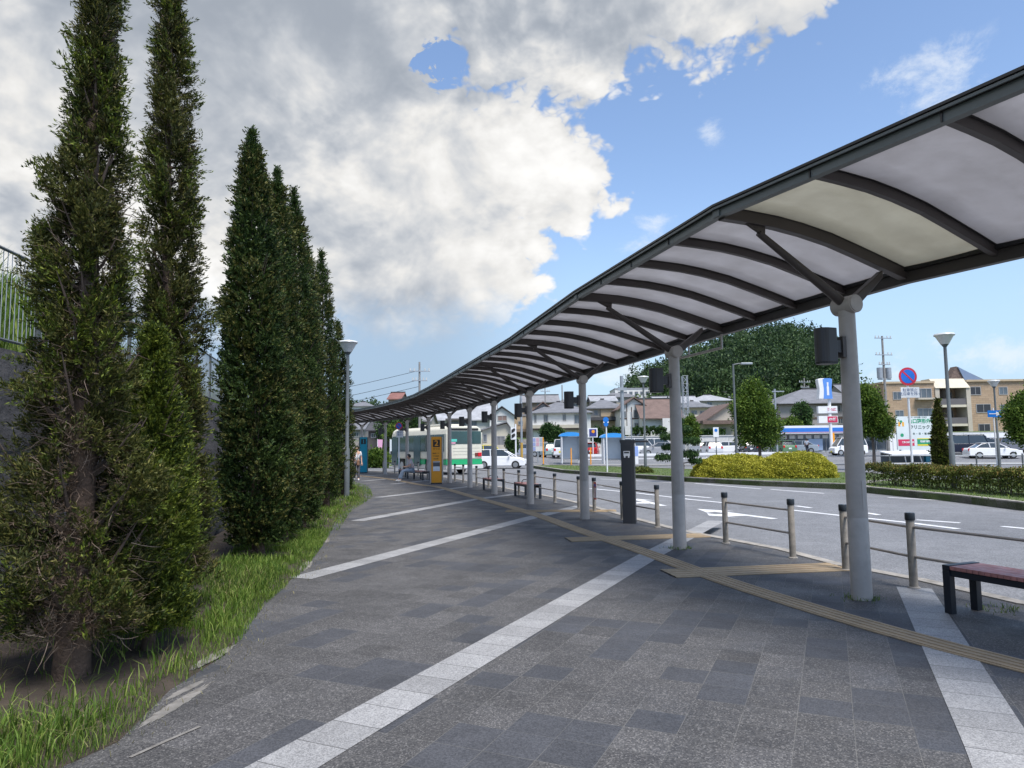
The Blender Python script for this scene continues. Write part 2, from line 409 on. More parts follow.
# ------------------------------------------------------------------ sky with clouds
SUN_EL, SUN_AZ = math.radians(62), math.radians(150)     # azimuth clockwise from +Y: behind to the right
w = bpy.data.worlds.new('World'); scene.world = w; w.use_nodes = True
def build_sky():
    nt = w.node_tree; nt.nodes.clear(); t = NT(nt)
    out = t.n('ShaderNodeOutputWorld'); bg = t.n('ShaderNodeBackground'); bg.inputs[1].default_value = .085
    t.L.new(bg.outputs[0], out.inputs[0])
    sky = t.n('ShaderNodeTexSky', sky_type='NISHITA'); sky.sun_disc = False
    sky.sun_elevation = SUN_EL; sky.sun_rotation = SUN_AZ; sky.air_density = 1.0; sky.dust_density = .6; sky.ozone_density = 1.6
    v = t.n('ShaderNodeTexCoord').outputs['Generated']
    s = t.n('ShaderNodeSeparateXYZ'); t.L.new(v, s.inputs[0]); x, y, z = s.outputs
    az = t.m('ARCTAN2', x, y); el = t.m('ARCSINE', z)
    # cloud-space coordinates: horizontally stretched with height
    cx = t.n('ShaderNodeCombineXYZ')
    t.L.new(az, cx.inputs[0]); t.L.new(t.m('MULTIPLY', el, 1.35), cx.inputs[1])
    cv = cx.outputs[0]
    warp = t.noise(cv, 3.0, 4, .6, out=1)
    cvw = t.vm('ADD', cv, t.vm('SCALE', t.vm('SUBTRACT', warp, (.5, .5, .5)), None)) if False else cv
    def cloudn(vec):
        r = t.m('MULTIPLY', t.m('SUBTRACT', t.noise(vec, 4.2, 10, .55, .25), .5), .95)
        for sc_, wt in ((7.5, .42), (16, .25), (34, .14), (70, .07)):
            b_ = t.m('ABSOLUTE', t.m('SUBTRACT', t.noise(vec, sc_, 1.0, .5, .35), .5))
            r = t.m('ADD', r, t.m('MULTIPLY', t.m('SUBTRACT', b_, .085), wt * 2.4))
        return t.m('ADD', r, .5)
    n0 = cloudn(cvw)
    n1 = cloudn(t.vm('ADD', cvw, (.018, .030, 0)))
    s0_ = t.noise(cvw, 5.5, 5, .55, .5); s1_ = t.noise(t.vm('ADD', cvw, (.03, .06, 0)), 5.5, 5, .55, .5)
    finew = t.rng(t.noise(cv, 2.2, 3), .40, .62, .25, .95)
    def pa(px, py):
        d = ray(px, py).normalized(); return math.atan2(d.x, d.y), math.asin(d.z)
    # big masses as soft ellipses (direction, half sizes in degrees)
    def ell(px, py, rx, ry, tilt=0, k=1.0):
        a0, e0 = pa(px, py); rx /= F; ry /= F
        da = t.m('SUBTRACT', az, a0); de = t.m('SUBTRACT', el, e0)
        ct, st = math.cos(math.radians(tilt)), math.sin(math.radians(tilt))
        u = t.m('ADD', t.m('MULTIPLY', da, ct / rx), t.m('MULTIPLY', de, st / rx))
        q = t.m('ADD', t.m('MULTIPLY', da, -st / ry), t.m('MULTIPLY', de, ct / ry))
        d = t.m('SQRT', t.m('ADD', t.m('MULTIPLY', u, u), t.m('MULTIPLY', q, q)))
        return t.m('MULTIPLY', t.m('SUBTRACT', 1.0, d), k)
    def union(l):
        r = l[0]
        for e in l[1:]: r = t.m('MAXIMUM', r, e)
        return r
    main = union([ell(300, -120, 560, 190, 0), ell(640, -60, 330, 130, 14), ell(380, 190, 210, 190, 0), ell(150, 160, 330, 210, 0), ell(490, 165, 150, 75, 0),
                  ell(440, 290, 110, 75, 8), ell(-250, 100, 500, 330, 0), ell(-900, 0, 700, 600, 0), ell(560, 195, 75, 45, 0)])
    hole = t.m('MULTIPLY', t.rng(ell(437, 64, 40, 34, 0, 1.0), 0, 1.0, 0, 1, True), t.rng(t.noise(cv, 16, 8, .65, .8), .60, .36, .0, 1.0))
    main = t.m('SUBTRACT', main, t.m('MULTIPLY', hole, 1.5))
    edge = t.m('ADD', t.m('MULTIPLY', main, .85), t.m('MULTIPLY', t.m('SUBTRACT', n0, .5), 1.25))
    m1 = t.m('MULTIPLY', t.rng(edge, .03, .17, 0, 1, True), t.rng(t.m('ADD', el, t.m('MULTIPLY', t.m('SUBTRACT', n0, .5), .12)), .13, .22, .0, 1, True))
    # small far puffs
    puffs = union([ell(932, 78, 62, 34, 0, .5), ell(660, 222, 34, 17, 0, .5), ell(985, 355, 95, 22, 0, .5), ell(905, 372, 60, 16, 0, .4), ell(712, 135, 16, 14, 0, .35), ell(610, 372, 80, 22, 0, .5),
                   ell(640, 245, 24, 12, 0, .3), ell(1300, 300, 150, 60, 0, .5)])
    np_ = t.noise(cv, 13, 10, .66, .3)
    m2 = t.m('MULTIPLY', t.rng(t.m('ADD', puffs, t.m('MULTIPLY', t.m('SUBTRACT', np_, .5), 2.1)), .08, .62, 0, 1, True), t.rng(puffs, -.15, .15))
    # low veil to the left under the cloud base
    veil = t.m('MULTIPLY', t.m('MULTIPLY', t.rng(az, .12, -.12, 0, 1, True), t.rng(el, .40, .20, 0, 1, True)), .8)
    # light and shade inside the cloud
    thick = t.rng(edge, .1, .85, 0, 1)
    relief = t.m('ADD', t.m('MULTIPLY', t.m('SUBTRACT', n0, n1), finew), t.m('MULTIPLY', t.m('SUBTRACT', s0_, s1_), 1.1))
    topdark = t.rng(t.m('SUBTRACT', el, t.m('MULTIPLY', t.m('ABSOLUTE', t.m('ADD', az, .2)), .10)), .37, .58, 0, 1, True)
    rightlit = t.rng(az, -.30, .16, 0, .12, True)
    lum = t.m('ADD', t.m('ADD', .54, relief), t.m('MULTIPLY', rightlit, 1.3))
    lum = t.m('SUBTRACT', lum, t.m('MULTIPLY', topdark, t.rng(az, .12, .34, .42, .08, True)))
    mid = t.noise(cv, 2.6, 5, .55, .4)
    lum = t.m('SUBTRACT', lum, t.rng(mid, .36, .64, .16, -.14))
    lowl = t.m('MULTIPLY', t.rng(el, .24, .10, 0, .16, True), t.rng(az, .05, -.1))
    lum = t.m('ADD', t.m('SUBTRACT', lum, t.m('MULTIPLY', lowl, 1.5)), -.03)
    lum = t.m('ADD', t.rng(lum, .0, .98, .40, .93, True), t.rng(y, .05, -.5, 0, 1.0, True))  # unseen clouds behind the camera get added brightness to light the scene
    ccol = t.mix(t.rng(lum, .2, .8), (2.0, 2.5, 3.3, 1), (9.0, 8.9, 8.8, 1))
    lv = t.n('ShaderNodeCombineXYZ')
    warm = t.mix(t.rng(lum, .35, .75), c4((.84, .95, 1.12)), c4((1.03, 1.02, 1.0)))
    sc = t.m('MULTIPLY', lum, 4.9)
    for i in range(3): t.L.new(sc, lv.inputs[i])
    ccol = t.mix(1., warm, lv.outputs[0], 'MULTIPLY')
    skyc = t.mix(1., sky.outputs[0], (1.0, 1.0, 1.02, 1), 'MULTIPLY')
    hz = t.rng(el, .36, .0, 0, .85, True)
    base = t.mix(hz, skyc, (2.2, 3.1, 4.15, 1))
    base = t.mix(veil, base, (1.75, 2.35, 3.1, 1))
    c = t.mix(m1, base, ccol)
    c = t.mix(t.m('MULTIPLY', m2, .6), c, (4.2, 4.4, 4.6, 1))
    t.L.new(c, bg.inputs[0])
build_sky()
sun = bpy.data.lights.new('sun', 'SUN'); so = bpy.data.objects.new('sun', sun); COL.objects.link(so)
sun.energy = 2.1; sun.angle = math.radians(24); sun.color = (1, .955, .9)
sd = Vector((math.sin(SUN_AZ) * math.cos(SUN_EL), math.cos(SUN_AZ) * math.cos(SUN_EL), math.sin(SUN_EL)))
so.rotation_euler = sd.to_track_quat('Z', 'Y').to_euler(); so.location = (0, 0, 30)

# ------------------------------------------------------------------ ground levels
COLS = [G(862, 599), G(680, 548.5), G(585, 519), G(530.5, 504), G(494.5, 494.2), G(470, 487.6)]
COLS += [(-2.85, 32.1), (-4.25, 36.0), (-5.9, 39.8), (-7.8, 43.6), (-10.0, 47.2), (-12.4, 50.6)]
COLS = [(9.3, 0.2), (5.35, 3.75)] + COLS
def offset_line(pts, d):
    out = []
    for i in range(len(pts)):
        a = Vector(pts[max(i - 1, 0)]); b = Vector(pts[min(i + 1, len(pts) - 1)]); t_ = (b - a).normalized()
        out.append((pts[i][0] + t_.y * d, pts[i][1] - t_.x * d))
    return out
KERB = [(13.0, .6), (10.6, 2.2), (7.4, 4.6)] + [G(1024, 602), G(928, 580), G(842, 564), G(785, 549), G(687, 531), G(640, 519), G(590, 505), G(560, 498)]
KERB += [(.35, 25.4), (-.75, 29.2), (-1.9, 33.2), (-3.2, 37.0), (-4.8, 41.0), (-6.7, 44.9), (-9.0, 48.7), (-11.6, 52.3), (-15.5, 56.5), (-24, 64)]
LEFT = [(-1.9, -6), (-2.1, 0), G(60, 768), G(118, 742), G(170, 690), G(225, 655), G(255, 610), G(300, 572), G(320, 545), G(340, 515), G(365, 498), G(362, 487),
        (-7.6, 33), (-10.4, 38), (-13.5, 42.5), (-17.5, 47), (-23, 52), (-30, 58)]
mb = MB(); mb.prism([(-600, -300), (600, -300), (600, 800), (-600, 800)], ROADZ - .6, ROADZ); struct(mb.build('road', M['asphalt']))
path = KERB + list(reversed(LEFT)); path = [(13, -6)] + path
# footpath: a slab whose edge is the kerb
kin = offset_line(KERB, -.16)
mb = MB(); mb.prism([(12.6, -6)] + kin + list(reversed(LEFT)), ROADZ - .2, 0, bottom=False); struct(mb.build('footpath', M['paving']))
mb = MB()
for i in range(len(KERB) - 1):
    a, b, c, d = KERB[i], KERB[i + 1], kin[i + 1], kin[i]
    z1 = .012
    for (p, q, r, s_) in ((a, b, c, d),):
        mb.add([(p[0], p[1], z1), (q[0], q[1], z1), (r[0], r[1], z1), (s_[0], s_[1], z1), (p[0], p[1], ROADZ - .1), (q[0], q[1], ROADZ - .1), (r[0], r[1], ROADZ - .1), (s_[0], s_[1], ROADZ - .1)],
               [(0, 1, 2, 3), (0, 4, 5, 1), (3, 2, 6, 7)])
struct(mb.build('kerb', M['kerb']))
gut = offset_line(KERB, .42)
mb = MB()
for i in range(len(KERB) - 1):
    a, b, c, d = KERB[i], KERB[i + 1], gut[i + 1], gut[i]; z = ROADZ + .004
    mb.quad((a[0], a[1], z), (d[0], d[1], z), (c[0], c[1], z), (b[0], b[1], z))
struct(mb.build('gutter', M['gutter']))

# granite bands crossing the footpath (each laid in its own frame so the joints follow it)
def band(p0, p1, wd, z=.004, mat='granite'):
    p0 = Vector(p0); p1 = Vector(p1); d = p1 - p0; ln = d.length
    mb = MB(); n = max(1, int(ln / 3))
    for i in range(n): mb.quad((-wd / 2, ln * i / n, 0), (wd / 2, ln * i / n, 0), (wd / 2, ln * (i + 1) / n, 0), (-wd / 2, ln * (i + 1) / n, 0))
    o = mb.build('granite_band', M[mat]); o.location = (p0.x, p0.y, z); o.rotation_euler = (0, 0, math.atan2(-d.x, d.y)); return struct(o)
band(G(282, 768), (-2.4, 1.2), .34); 
band(G(282, 768), G(647, 557), .34); band(G(647, 557), G(716, 521), .34, .0045)
band((1.6, 1.9), G(1003, 752), .34, .0043); band(G(1003, 752), G(914, 588), .34)
band(G(300, 578.5), G(530, 518), .34); band(G(530, 518), G(581, 506), .34, .0045)
band(G(357, 521), G(473, 499.8), .34); band(G(473, 499.8), G(517, 494), .34, .0045)
band(G(378, 497.5), G(470, 486.5), .34); band(G(392, 484.2), G(436, 479.6), .32)
band((-7.3, 34.6), (-5.6, 38.6), .32); band((-9.8, 38.4), (-7.4, 42.6), .32)

# tactile guiding strip with raised bars
TACT = [(7.2, 1.1), (4.95, 3.35)] + [G(1024, 667), G(752, 590), G(640, 550.5), G(578, 530), G(530, 513), G(470, 496), G(438, 487)] + [(-3.9, 30.4), (-5.6, 34.8), (-7.4, 38.6), (-10.2, 43.2), (-13.5, 47)]
def smooth(pts, k=4):
    out = []
    for i in range(len(pts) - 1):
        p0 = Vector(pts[max(i - 1, 0)]); p1 = Vector(pts[i]); p2 = Vector(pts[i + 1]); p3 = Vector(pts[min(i + 2, len(pts) - 1)])
        for j in range(k):
            t = j / k
            out.append(tuple(.5 * ((2 * p1) + (p2 - p0) * t + (2 * p0 - 5 * p1 + 4 * p2 - p3) * t * t + (3 * p1 - p0 - 3 * p2 + p3) * t ** 3)))
    out.append(tuple(pts[-1])); return out
def ribbon(mb, pts, o0, o1, z0, z1=None):
    a = offset_line(pts, o0); b = offset_line(pts, o1)
    for i in range(len(pts) - 1):
        z = z0 if z1 is None else z1
        mb.quad((a[i][0], a[i][1], z), (b[i][0], b[i][1], z), (b[i + 1][0], b[i + 1][1], z), (a[i + 1][0], a[i + 1][1], z))
        if z1 is not None:
            mb.quad((a[i][0], a[i][1], z0), (a[i][0], a[i][1], z1), (a[i + 1][0], a[i + 1][1], z1), (a[i + 1][0], a[i + 1][1], z0))
            mb.quad((b[i][0], b[i][1], z1), (b[i][0], b[i][1], z0), (b[i + 1][0], b[i + 1][1], z0), (b[i + 1][0], b[i + 1][1], z1))
def tactile(pts, bars=True, z=.009, w=.30):
    mb = MB(); ribbon(mb, pts, -w / 2, w / 2, .001, z)
    if bars:
        for k in range(4):
            c = -w / 2 + w * (k + .5) / 4; ribbon(mb, pts, c - .014, c + .014, z, z + .006)
    else:
        p = [Vector(q) for q in pts]; tot = 0
        for i in range(len(p) - 1):
            d = p[i + 1] - p[i]; ln = d.length; d.normalize(); nn = int(ln / .075)
            for a in range(nn):
                for k in range(4):
                    q = p[i] + d * (.037 + a * .075) + Vector((d.y, -d.x)) * (-w / 2 + w * (k + .5) / 4)
                    mb.add([(q.x + .016 * math.cos(x), q.y + .016 * math.sin(x), z + .0005) for x in (0, 1.05, 2.1, 3.14, 4.19, 5.24)] + [(q.x, q.y, z + .006)], [(j, (j + 1) % 6, 6) for j in range(6)])
    return struct(mb.build('tactile_strip', M['tactile']))
tactile(smooth(TACT, 5))
b1 = [G(668, 574), G(840, 567)]; tactile(b1, True, .011, .56)
b2_ = [G(568, 540), G(706, 535.5)]; tactile(b2_, True, .0115, .5)
tactile([G(506, 511.3), G(616, 511)], True, .012, .5)
tactile([G(430, 494.5), G(500, 492)], True, .012, .4) if False else None

# concrete edging patches and pale weathered edge on the left
def blob(cx, cy, rx, ry, rz, seed, n=70):
    r = random.Random(seed); out = []
    for k in range(n):
        a = 2 * PI * k / n; q = 1 + r.uniform(-.16, .16); x = rx * q * math.cos(a); y = ry * q * math.sin(a)
        out.append((cx + x * math.cos(rz) - y * math.sin(rz), cy + x * math.sin(rz) + y * math.cos(rz)))
    return out
mb = MB()
for (px, py, rx, ry, rz, s_) in ((178, 704, .045, .36, -.1, 1), (186, 690, .03, .2, -.2, 5), (214, 657, .05, .30, -.1, 2), (306, 566, .07, .42, .15, 3), (325, 540, .07, .42, .3, 4)):
    c = G(px, py); mb.prism(blob(c[0], c[1], rx, ry, rz, s_), .001, .006, bottom=False)
struct(mb.build('concrete_edging', M['slab']))
p0 = Vector(G(130, 758)); p1 = Vector(G(200, 727)); mb = MB()
ribbon(mb, [tuple(p0), tuple(p0.lerp(p1, .5) + Vector((0, .01))), tuple(p1)], -.012, .012, .005); struct(mb.build('pale_joint', M['slab']))

# ------------------------------------------------------------------ road markings
def line(pts, wd, z=ROADZ):
    P = [G(x, y, ROADZ) for x, y in pts]; mb = MB(); ribbon(mb, P, -wd / 2, wd / 2, z + .005); return struct(mb.build('road_marking', M['marking']))
line([(590, 488.5), (636, 493), (690, 499.5), (750, 505.5), (839, 515.5), (906, 522.5), (958, 529)], .17)
for a in ([(684, 495.5), (711, 498)], [(796, 506), (811, 508)], [(866, 513), (879, 515)], [(916, 520), (960, 523)], [(1002, 526.5), (1060, 532)], [(600, 486), (625, 488.2)]): line(a, .16)
line([(695, 483.5), (761, 489)], .15); line([(771, 489.5), (824, 493.5)], .15); line([(888, 497.5), (950, 501), (1030, 506.5)], .14); line([(600, 479), (680, 483)], .13)
def arrow(px, py, px2, py2):
    a = Vector(G(px, py, ROADZ)); b = Vector(G(px2, py2, ROADZ)); d = (b - a); ln = d.length; d.normalize(); n = Vector((d.y, -d.x))
    def q(u, v): p = a + d * (u * ln) + n * v; return (p.x, p.y, ROADZ + .0052)
    mb = MB(); mb.add([q(0, 0), q(.34, .42), q(.30, .12), q(1, .10), q(1, -.10), q(.30, -.12), q(.34, -.42)], [(0, 1, 2, 3, 4, 5, 6)])
    mb.add([q(.50, .12), q(.72, .12), q(.66, .52), q(.78, .52), q(.56, .85), q(.38, .52), q(.50, .52)], [(0, 1, 2, 3, 4, 5, 6)])
    return struct(mb.build('road_arrow', M['marking']))
arrow(697, 509, 775, 519); arrow(632, 498.5, 664, 506)

# ------------------------------------------------------------------ verge soil, rock wall, bank
WALL = [(-3.9, -6), (-4.05, 0), (-4.2, 5), (-4.55, 8), (-5.1, 11.5), (-5.9, 15.5), (-6.9, 20), (-8.1, 25), (-10.2, 31), (-13.5, 37.5), (-18, 43), (-26, 50)]
rs = np.random.RandomState(3)
mb = MB(); lo = LEFT; wl = WALL
def sample(pts, k):
    P = [Vector(p) for p in pts]; ln = [0]
    for i in range(len(P) - 1): ln.append(ln[-1] + (P[i + 1] - P[i]).length)
    out = []
    for j in range(k):
        t = ln[-1] * j / (k - 1); i = 0
        while i < len(P) - 2 and ln[i + 1] < t: i += 1
        out.append(P[i].lerp(P[i + 1], (t - ln[i]) / (ln[i + 1] - ln[i])))
    return out
K = 160; sl = sample(LEFT, K); sw = sample(WALL, K)
NV = 9; vs = []; fs = []
for j in range(K):
    for i in range(NV):
        p = sl[j].lerp(sw[j], i / (NV - 1)); e = math.sin(PI * i / (NV - 1))
        vs.append((p.x, p.y, .002 + .05 * (i / (NV - 1)) + e * .03 * (1 + rs.uniform(-.6, .6)) if i else -.01))
for j in range(K - 1):
    for i in range(NV - 1): a = j * NV + i; fs.append((a, a + 1, a + NV + 1, a + NV))
mb.add(vs, fs); struct(mb.build('verge_soil', M['soil'], smooth=True))
# rock retaining wall (leaning back, uneven face)
mb = MB(); vs = []; fs = []; NZ = 14
for j in range(K):
    a = sw[max(j - 1, 0)]; b = sw[min(j + 1, K - 1)]; t_ = (b - a).normalized(); n_ = Vector((-t_.y, t_.x))
    for i in range(NZ):
        z = 2.62 * i / (NZ - 1); bulge = rs.uniform(-.07, .07) if i < NZ - 1 else 0
        p = sw[j] + n_ * (.22 * z + bulge); vs.append((p.x, p.y, z))
    p = sw[j] + n_ * (.22 * 2.62 + .35); vs.append((p.x, p.y, 2.64))
    p = sw[j] + n_ * (.22 * 2.62 + .36); vs.append((p.x, p.y, 0))
NZ += 2
for j in range(K - 1):
    for i in range(NZ - 1): a = j * NZ + i; fs.append((a, a + 1, a + NZ + 1, a + NZ))
mb.add(vs, fs); wo = mb.build('retaining_wall', M['rock'], smooth=True)
tag(wo, 'dark rock retaining wall leaning back behind the conifers', 'wall')
# grass bank above
def BF(y):
    u = max(0, min(1, (17 - y) / 8)); return -.35 + 1.35 * u * u * (3 - 2 * u)
mb = MB(); vs = []; fs = []; off = [(.92, 2.6), (1.4, 3.0), (2.2, 3.75), (3.4, 4.5), (6, 5.1), (14, 5.6), (40, 6), (120, 5)]
for j in range(K):
    a = sw[max(j - 1, 0)]; b = sw[min(j + 1, K - 1)]; t_ = (b - a).normalized(); n_ = Vector((-t_.y, t_.x))
    fd = BF(sw[j].y)
    for o_, z in off:
        p = sw[j] + n_ * o_; vs.append((p.x, p.y, 2.6 + (z - 2.6) * (.35 + .65 * fd) + (rs.uniform(-.08, .08) if o_ > 1 else 0)))
for j in range(K - 1):
    for i in range(len(off) - 1): a = j * len(off) + i; fs.append((a, a + 1, a + len(off) + 1, a + len(off)))
mb.add(vs, fs); struct(mb.build('grass_bank', M['turf'], smooth=True))
# fence on the wall: pale upright bars, dark posts
def bank_pt(j, o_):
    a = sw[max(j - 1, 0)]; b = sw[min(j + 1, K - 1)]; t_ = (b - a).normalized(); return sw[j] + Vector((-t_.y, t_.x)) * o_
fl = [bank_pt(j, .78) for j in range(8, 135)]
ft = thing('bank_fence', 'pale upright bar fence with dark posts along the top of the rock wall', 'fence', (fl[0].x, fl[0].y, 2.64))
fo = (fl[0].x, fl[0].y, 2.64)
mr = MB(); mbar = MB()
for z in (.12, 1.06):
    mr.tube([(p.x, p.y, 2.64 + z) for p in fl], .017, 6)
P = sample([(p.x, p.y) for p in fl], 620)
for k, p in enumerate(P): mbar.tube([(p.x, p.y, 2.74), (p.x, p.y, 3.72)], .0055, 4, False)
tag(mbar.off(fo).build('bars', M['zinc'], ft), kind='stuff'); mr.off(fo).build('rail', M['lamppole'], ft)
for k in range(0, 620, 17):
    p = P[k]; mp_ = MB(); mp_.b2(p.x - .02, p.y - .02, 2.6, p.x + .02, p.y + .02, 3.76); mp_.off(fo).build('post', M['lamppole'], ft)

# ------------------------------------------------------------------ canopy
def frames(pts):
    fr = []
    for i, p in enumerate(pts):
        a = Vector(pts[max(i - 1, 0)]); b = Vector(pts[min(i + 1, len(pts) - 1)]); c = Vector(p)
        t0 = (c - a).normalized() if i else (b - c).normalized(); t1 = (b - c).normalized() if i < len(pts) - 1 else t0
        t = (t0 + t1).normalized(); n = Vector((t.y, -t.x)); k = 1 / max(.6, n.dot(Vector((t0.y, -t0.x)))); fr.append((c, t, n, k))
    return fr
FR = frames(COLS)
PROF = [(-1.55, 3.84), (-1.24, 3.83), (-.9, 3.81), (-.58, 3.77), (-.2, 3.70), (.17, 3.60), (.52, 3.50), (.87, 3.395)]
cbase = (COLS[2][0], COLS[2][1], 0)
canopy = thing('walkway_canopy', 'long curving bus stop canopy of brown steel ribs and grey translucent panels on single columns', 'canopy', cbase)
def at(fr, s, z): c, t, n, k = fr; p = c + n * (s * k); return Vector((p.x, p.y, z))
def lerp_fr(a, b, u):
    return (a[0].lerp(b[0], u), a[1].lerp(b[1], u).normalized(), a[2].lerp(b[2], u), a[3] + (b[3] - a[3]) * u)
def rib(fr, main):
    hw = .045 if main else .032; dp = .13 if main else .095; mb = MB(); t = Vector((fr[1].x, fr[1].y, 0)); vs = []; fs = []
    n = len(PROF)
    for s, z in PROF:
        z0 = z - (.03 if main else 0)
        lo_ = at(fr, s, z0); hi = at(fr, s, z0 + dp)
        vs += [lo_ - t * hw, lo_ + t * hw, hi + t * hw, hi - t * hw]
    for i in range(n - 1):
        for k in range(4): a = i * 4 + k; b = i * 4 + (k + 1) % 4; fs.append((a, b, b + 4, a + 4))
    fs += [(3, 2, 1, 0), tuple(4 * (n - 1) + k for k in range(4))]
    mb.add(vs, fs)
    return mb.off(cbase).build('rib', M['frame'], canopy, bevel=.006)
def capstrip(fr):     # dark glazing strip above the rib, a little wider
    mb = MB(); t = Vector((fr[1].x, fr[1].y, 0)); vs = []; fs = []; n = len(PROF)
    for s, z in PROF:
        lo_ = at(fr, s, z + .087); hi = at(fr, s, z + .13)
        vs += [lo_ - t * .055, lo_ + t * .055, hi + t * .055, hi - t * .055]
    for i in range(n - 1):
        for k in range(4): a = i * 4 + k; b = i * 4 + (k + 1) % 4; fs.append((a, b, b + 4, a + 4))
    fs += [(3, 2, 1, 0), tuple(4 * (n - 1) + k for k in range(4))]
    mb.add(vs, fs); return mb
ribs = []
for i in range(len(FR) - 1):
    for k in range(4): ribs.append((lerp_fr(FR[i], FR[i + 1], k / 4), k == 0))
ribs.append((FR[-1], True))
for j, (fr, main) in enumerate(ribs):
    r_ = rib(fr, main); capstrip(fr).off(cbase).build('glazing_strip', M['darkrail'], r_)
for j in range(len(ribs) - 1):
    a, b = ribs[j][0], ribs[j + 1][0]; mb = MB(); vs = []; fs = []; n = len(PROF)
    for q in range(4):
        f = lerp_fr(a, b, q / 3); sag = .012 * math.sin(PI * q / 3)
        for s, z in PROF: vs.append(at(f, s, z + .10 - sag))
    for q in range(3):
        for i in range(n - 1): x = q * n + i; fs.append((x, x + 1, x + n + 1, x + n))
    mb.add(vs, fs); o = mb.off(cbase).build('roof_panel', M['panely'] if j == 7 else M['panel'], canopy, smooth=True)
    sd_ = o.modifiers.new('t', 'SOLIDIFY'); sd_.thickness = .006
    if j == 7: tag(o, 'yellowed roof panel')
def edge_run(name, mat, s0, s1, z0, z1, seg=False):
    for i in range(len(FR) - 1):
        mb = MB(); vs = []; fs = []
        fr = [FR[i], FR[i + 1]]
        for f in fr:
            for s, z in ((s0, z0), (s1, z0), (s1, z1), (s0, z1)): vs.append(at(f, s, z))
        for k in range(4): fs.append((k, (k + 1) % 4, (k + 1) % 4 + 4, k + 4))
        fs += [(3, 2, 1, 0), (4, 5, 6, 7)]; mb.add(vs, fs); mb.off(cbase).build(name, mat, canopy)
edge_run('fascia_beam', M['fascia'], -1.60, -1.53, 3.83, 3.905)
edge_run('gutter_rail', M['darkrail'], -1.625, -1.55, 3.908, 3.93)
edge_run('gutter_lip', M['fascia'], -1.64, -1.627, 3.903, 3.925)
edge_run('roof_edge', M['darkrail'], -1.65, -1.50, 3.933, 3.955)
edge_run('eave_beam', M['frame'], .84, .93, 3.34, 3.46)
edge_run('eave_trim', M['darkrail'], .80, 1.0, 3.463, 3.52)
# joints along the fascia
for j, (fr, main) in enumerate(ribs):
    mb = MB(); p = at(fr, -1.606, 3.868); mb.box(p, (.010, .014 if not main else .10, .07), rz=math.atan2(-fr[1].x, fr[1].y)); mb.off(cbase).build('joint_plate', M['darkrail'] if not main else M['fascia'], canopy)
# columns with drum heads and two arms
for i, fr in enumerate(FR):
    c = fr[0]; t = Vector((fr[1].x, fr[1].y, 0)); n3 = Vector((fr[2].x, fr[2].y, 0))
    mb = MB(); mb.lathe((c.x, c.y, 0), [(.102, -.05), (.102, 0), (.099, .82), (.0985, .822), (.0985, .828), (.099, .83), (.083, 2.86), (.083, 2.98)], 28)
    col = mb.off(cbase).build('column', M['steel'], canopy, smooth=True)
    mb = MB(); a = math.atan2(-t.x, t.y)
    for z, h in ((1.05, .30),): mb.box((c.x - t.x * .091, c.y - t.y * .091, z), (.045, .018, h), rz=a)
    mb.off(cbase).build('access_plate', M['steel'], col, bevel=.003)
    mb = MB(); p = Vector((c.x, c.y, 3.04)); mb.cyl(p - t * .13, p + t * .13, .095, n=28); mb.cyl(p - t * .138, p + t * .138, .082, n=28)
    mb.off(cbase).build('column_head', M['steel'], canopy, smooth=True)
    mb = MB(); e = at(fr, -1.10, 3.72); mb.tube([p - n3 * .05 + Vector((0, 0, .03)), e], [.052, .034], 16)
    br = mb.off(cbase).build('long_arm', M['frame'], canopy, smooth=True)
    mb = MB(); q0 = at(fr, -1.03, 3.685); q1 = at(fr, -1.30, 3.82); q2 = at(fr, -1.02, 3.80)
    tt = t * .012
    mb.add([q0 - tt, q1 - tt, q2 - tt, q0 + tt, q1 + tt, q2 + tt], [(0, 1, 2), (5, 4, 3), (0, 3, 4, 1), (1, 4, 5, 2), (2, 5, 3, 0)]); mb.off(cbase).build('arm_bracket', M['frame'], br)
    mb = MB(); e = at(fr, .50, 3.40); s0 = p + n3 * .05
    for sg in (-1, 1): 
        pass
    d = (e - s0); u = Vector((0, 0, 1)); tt = t * .045
    mb.add([s0 - u * .075 - tt, e - u * .03 - tt, e + u * .05 - tt, s0 + u * .075 - tt, s0 - u * .075 + tt, e - u * .03 + tt, e + u * .05 + tt, s0 + u * .075 + tt],
           [(0, 1, 2, 3), (7, 6, 5, 4), (0, 4, 5, 1), (1, 5, 6, 2), (2, 6, 7, 3), (3, 7, 4, 0)]); mb.off(cbase).build('short_arm', M['frame'], canopy, bevel=.01)
# speaker boxes clamped to the columns
def speaker_box():
    r_ = thing('column_speaker', '', 'speaker', (0, 0, 0), 0, 'half round boxes clamped to the canopy columns')
    mb = MB(); pts = [(-.29, -.08), (-.29, .08)]; pts = [(-.23 - .0, -.085)] + [(-.34 - .085 * math.sin(PI * k / 10), -.085 * math.cos(PI * k / 10)) for k in range(11)] + [(-.23, .085)]
    mb.prism(pts, 2.42, 2.78); mb.build('housing', M['box'], r_, bevel=.006)
    mb = MB(); mb.prism([(x * .99 - .002, y * .93) for x, y in pts], 2.405, 2.419); mb.build('speaker_grille', M['black'], r_)
    mb = MB(); mb.b2(-.23, -.035, 2.53, -.11, .035, 2.66); mb.build('bracket', M['box'], r_)
    mb = MB(); mb.b2(-.125, -.05, 2.48, -.075, .05, 2.70); mb.build('clamp', M['frame'], r_, bevel=.004); return r_
sp0 = None
ordn = ['nearest', 'second', 'third', 'fourth', 'fifth', 'sixth', 'seventh', 'eighth', 'ninth', 'tenth']
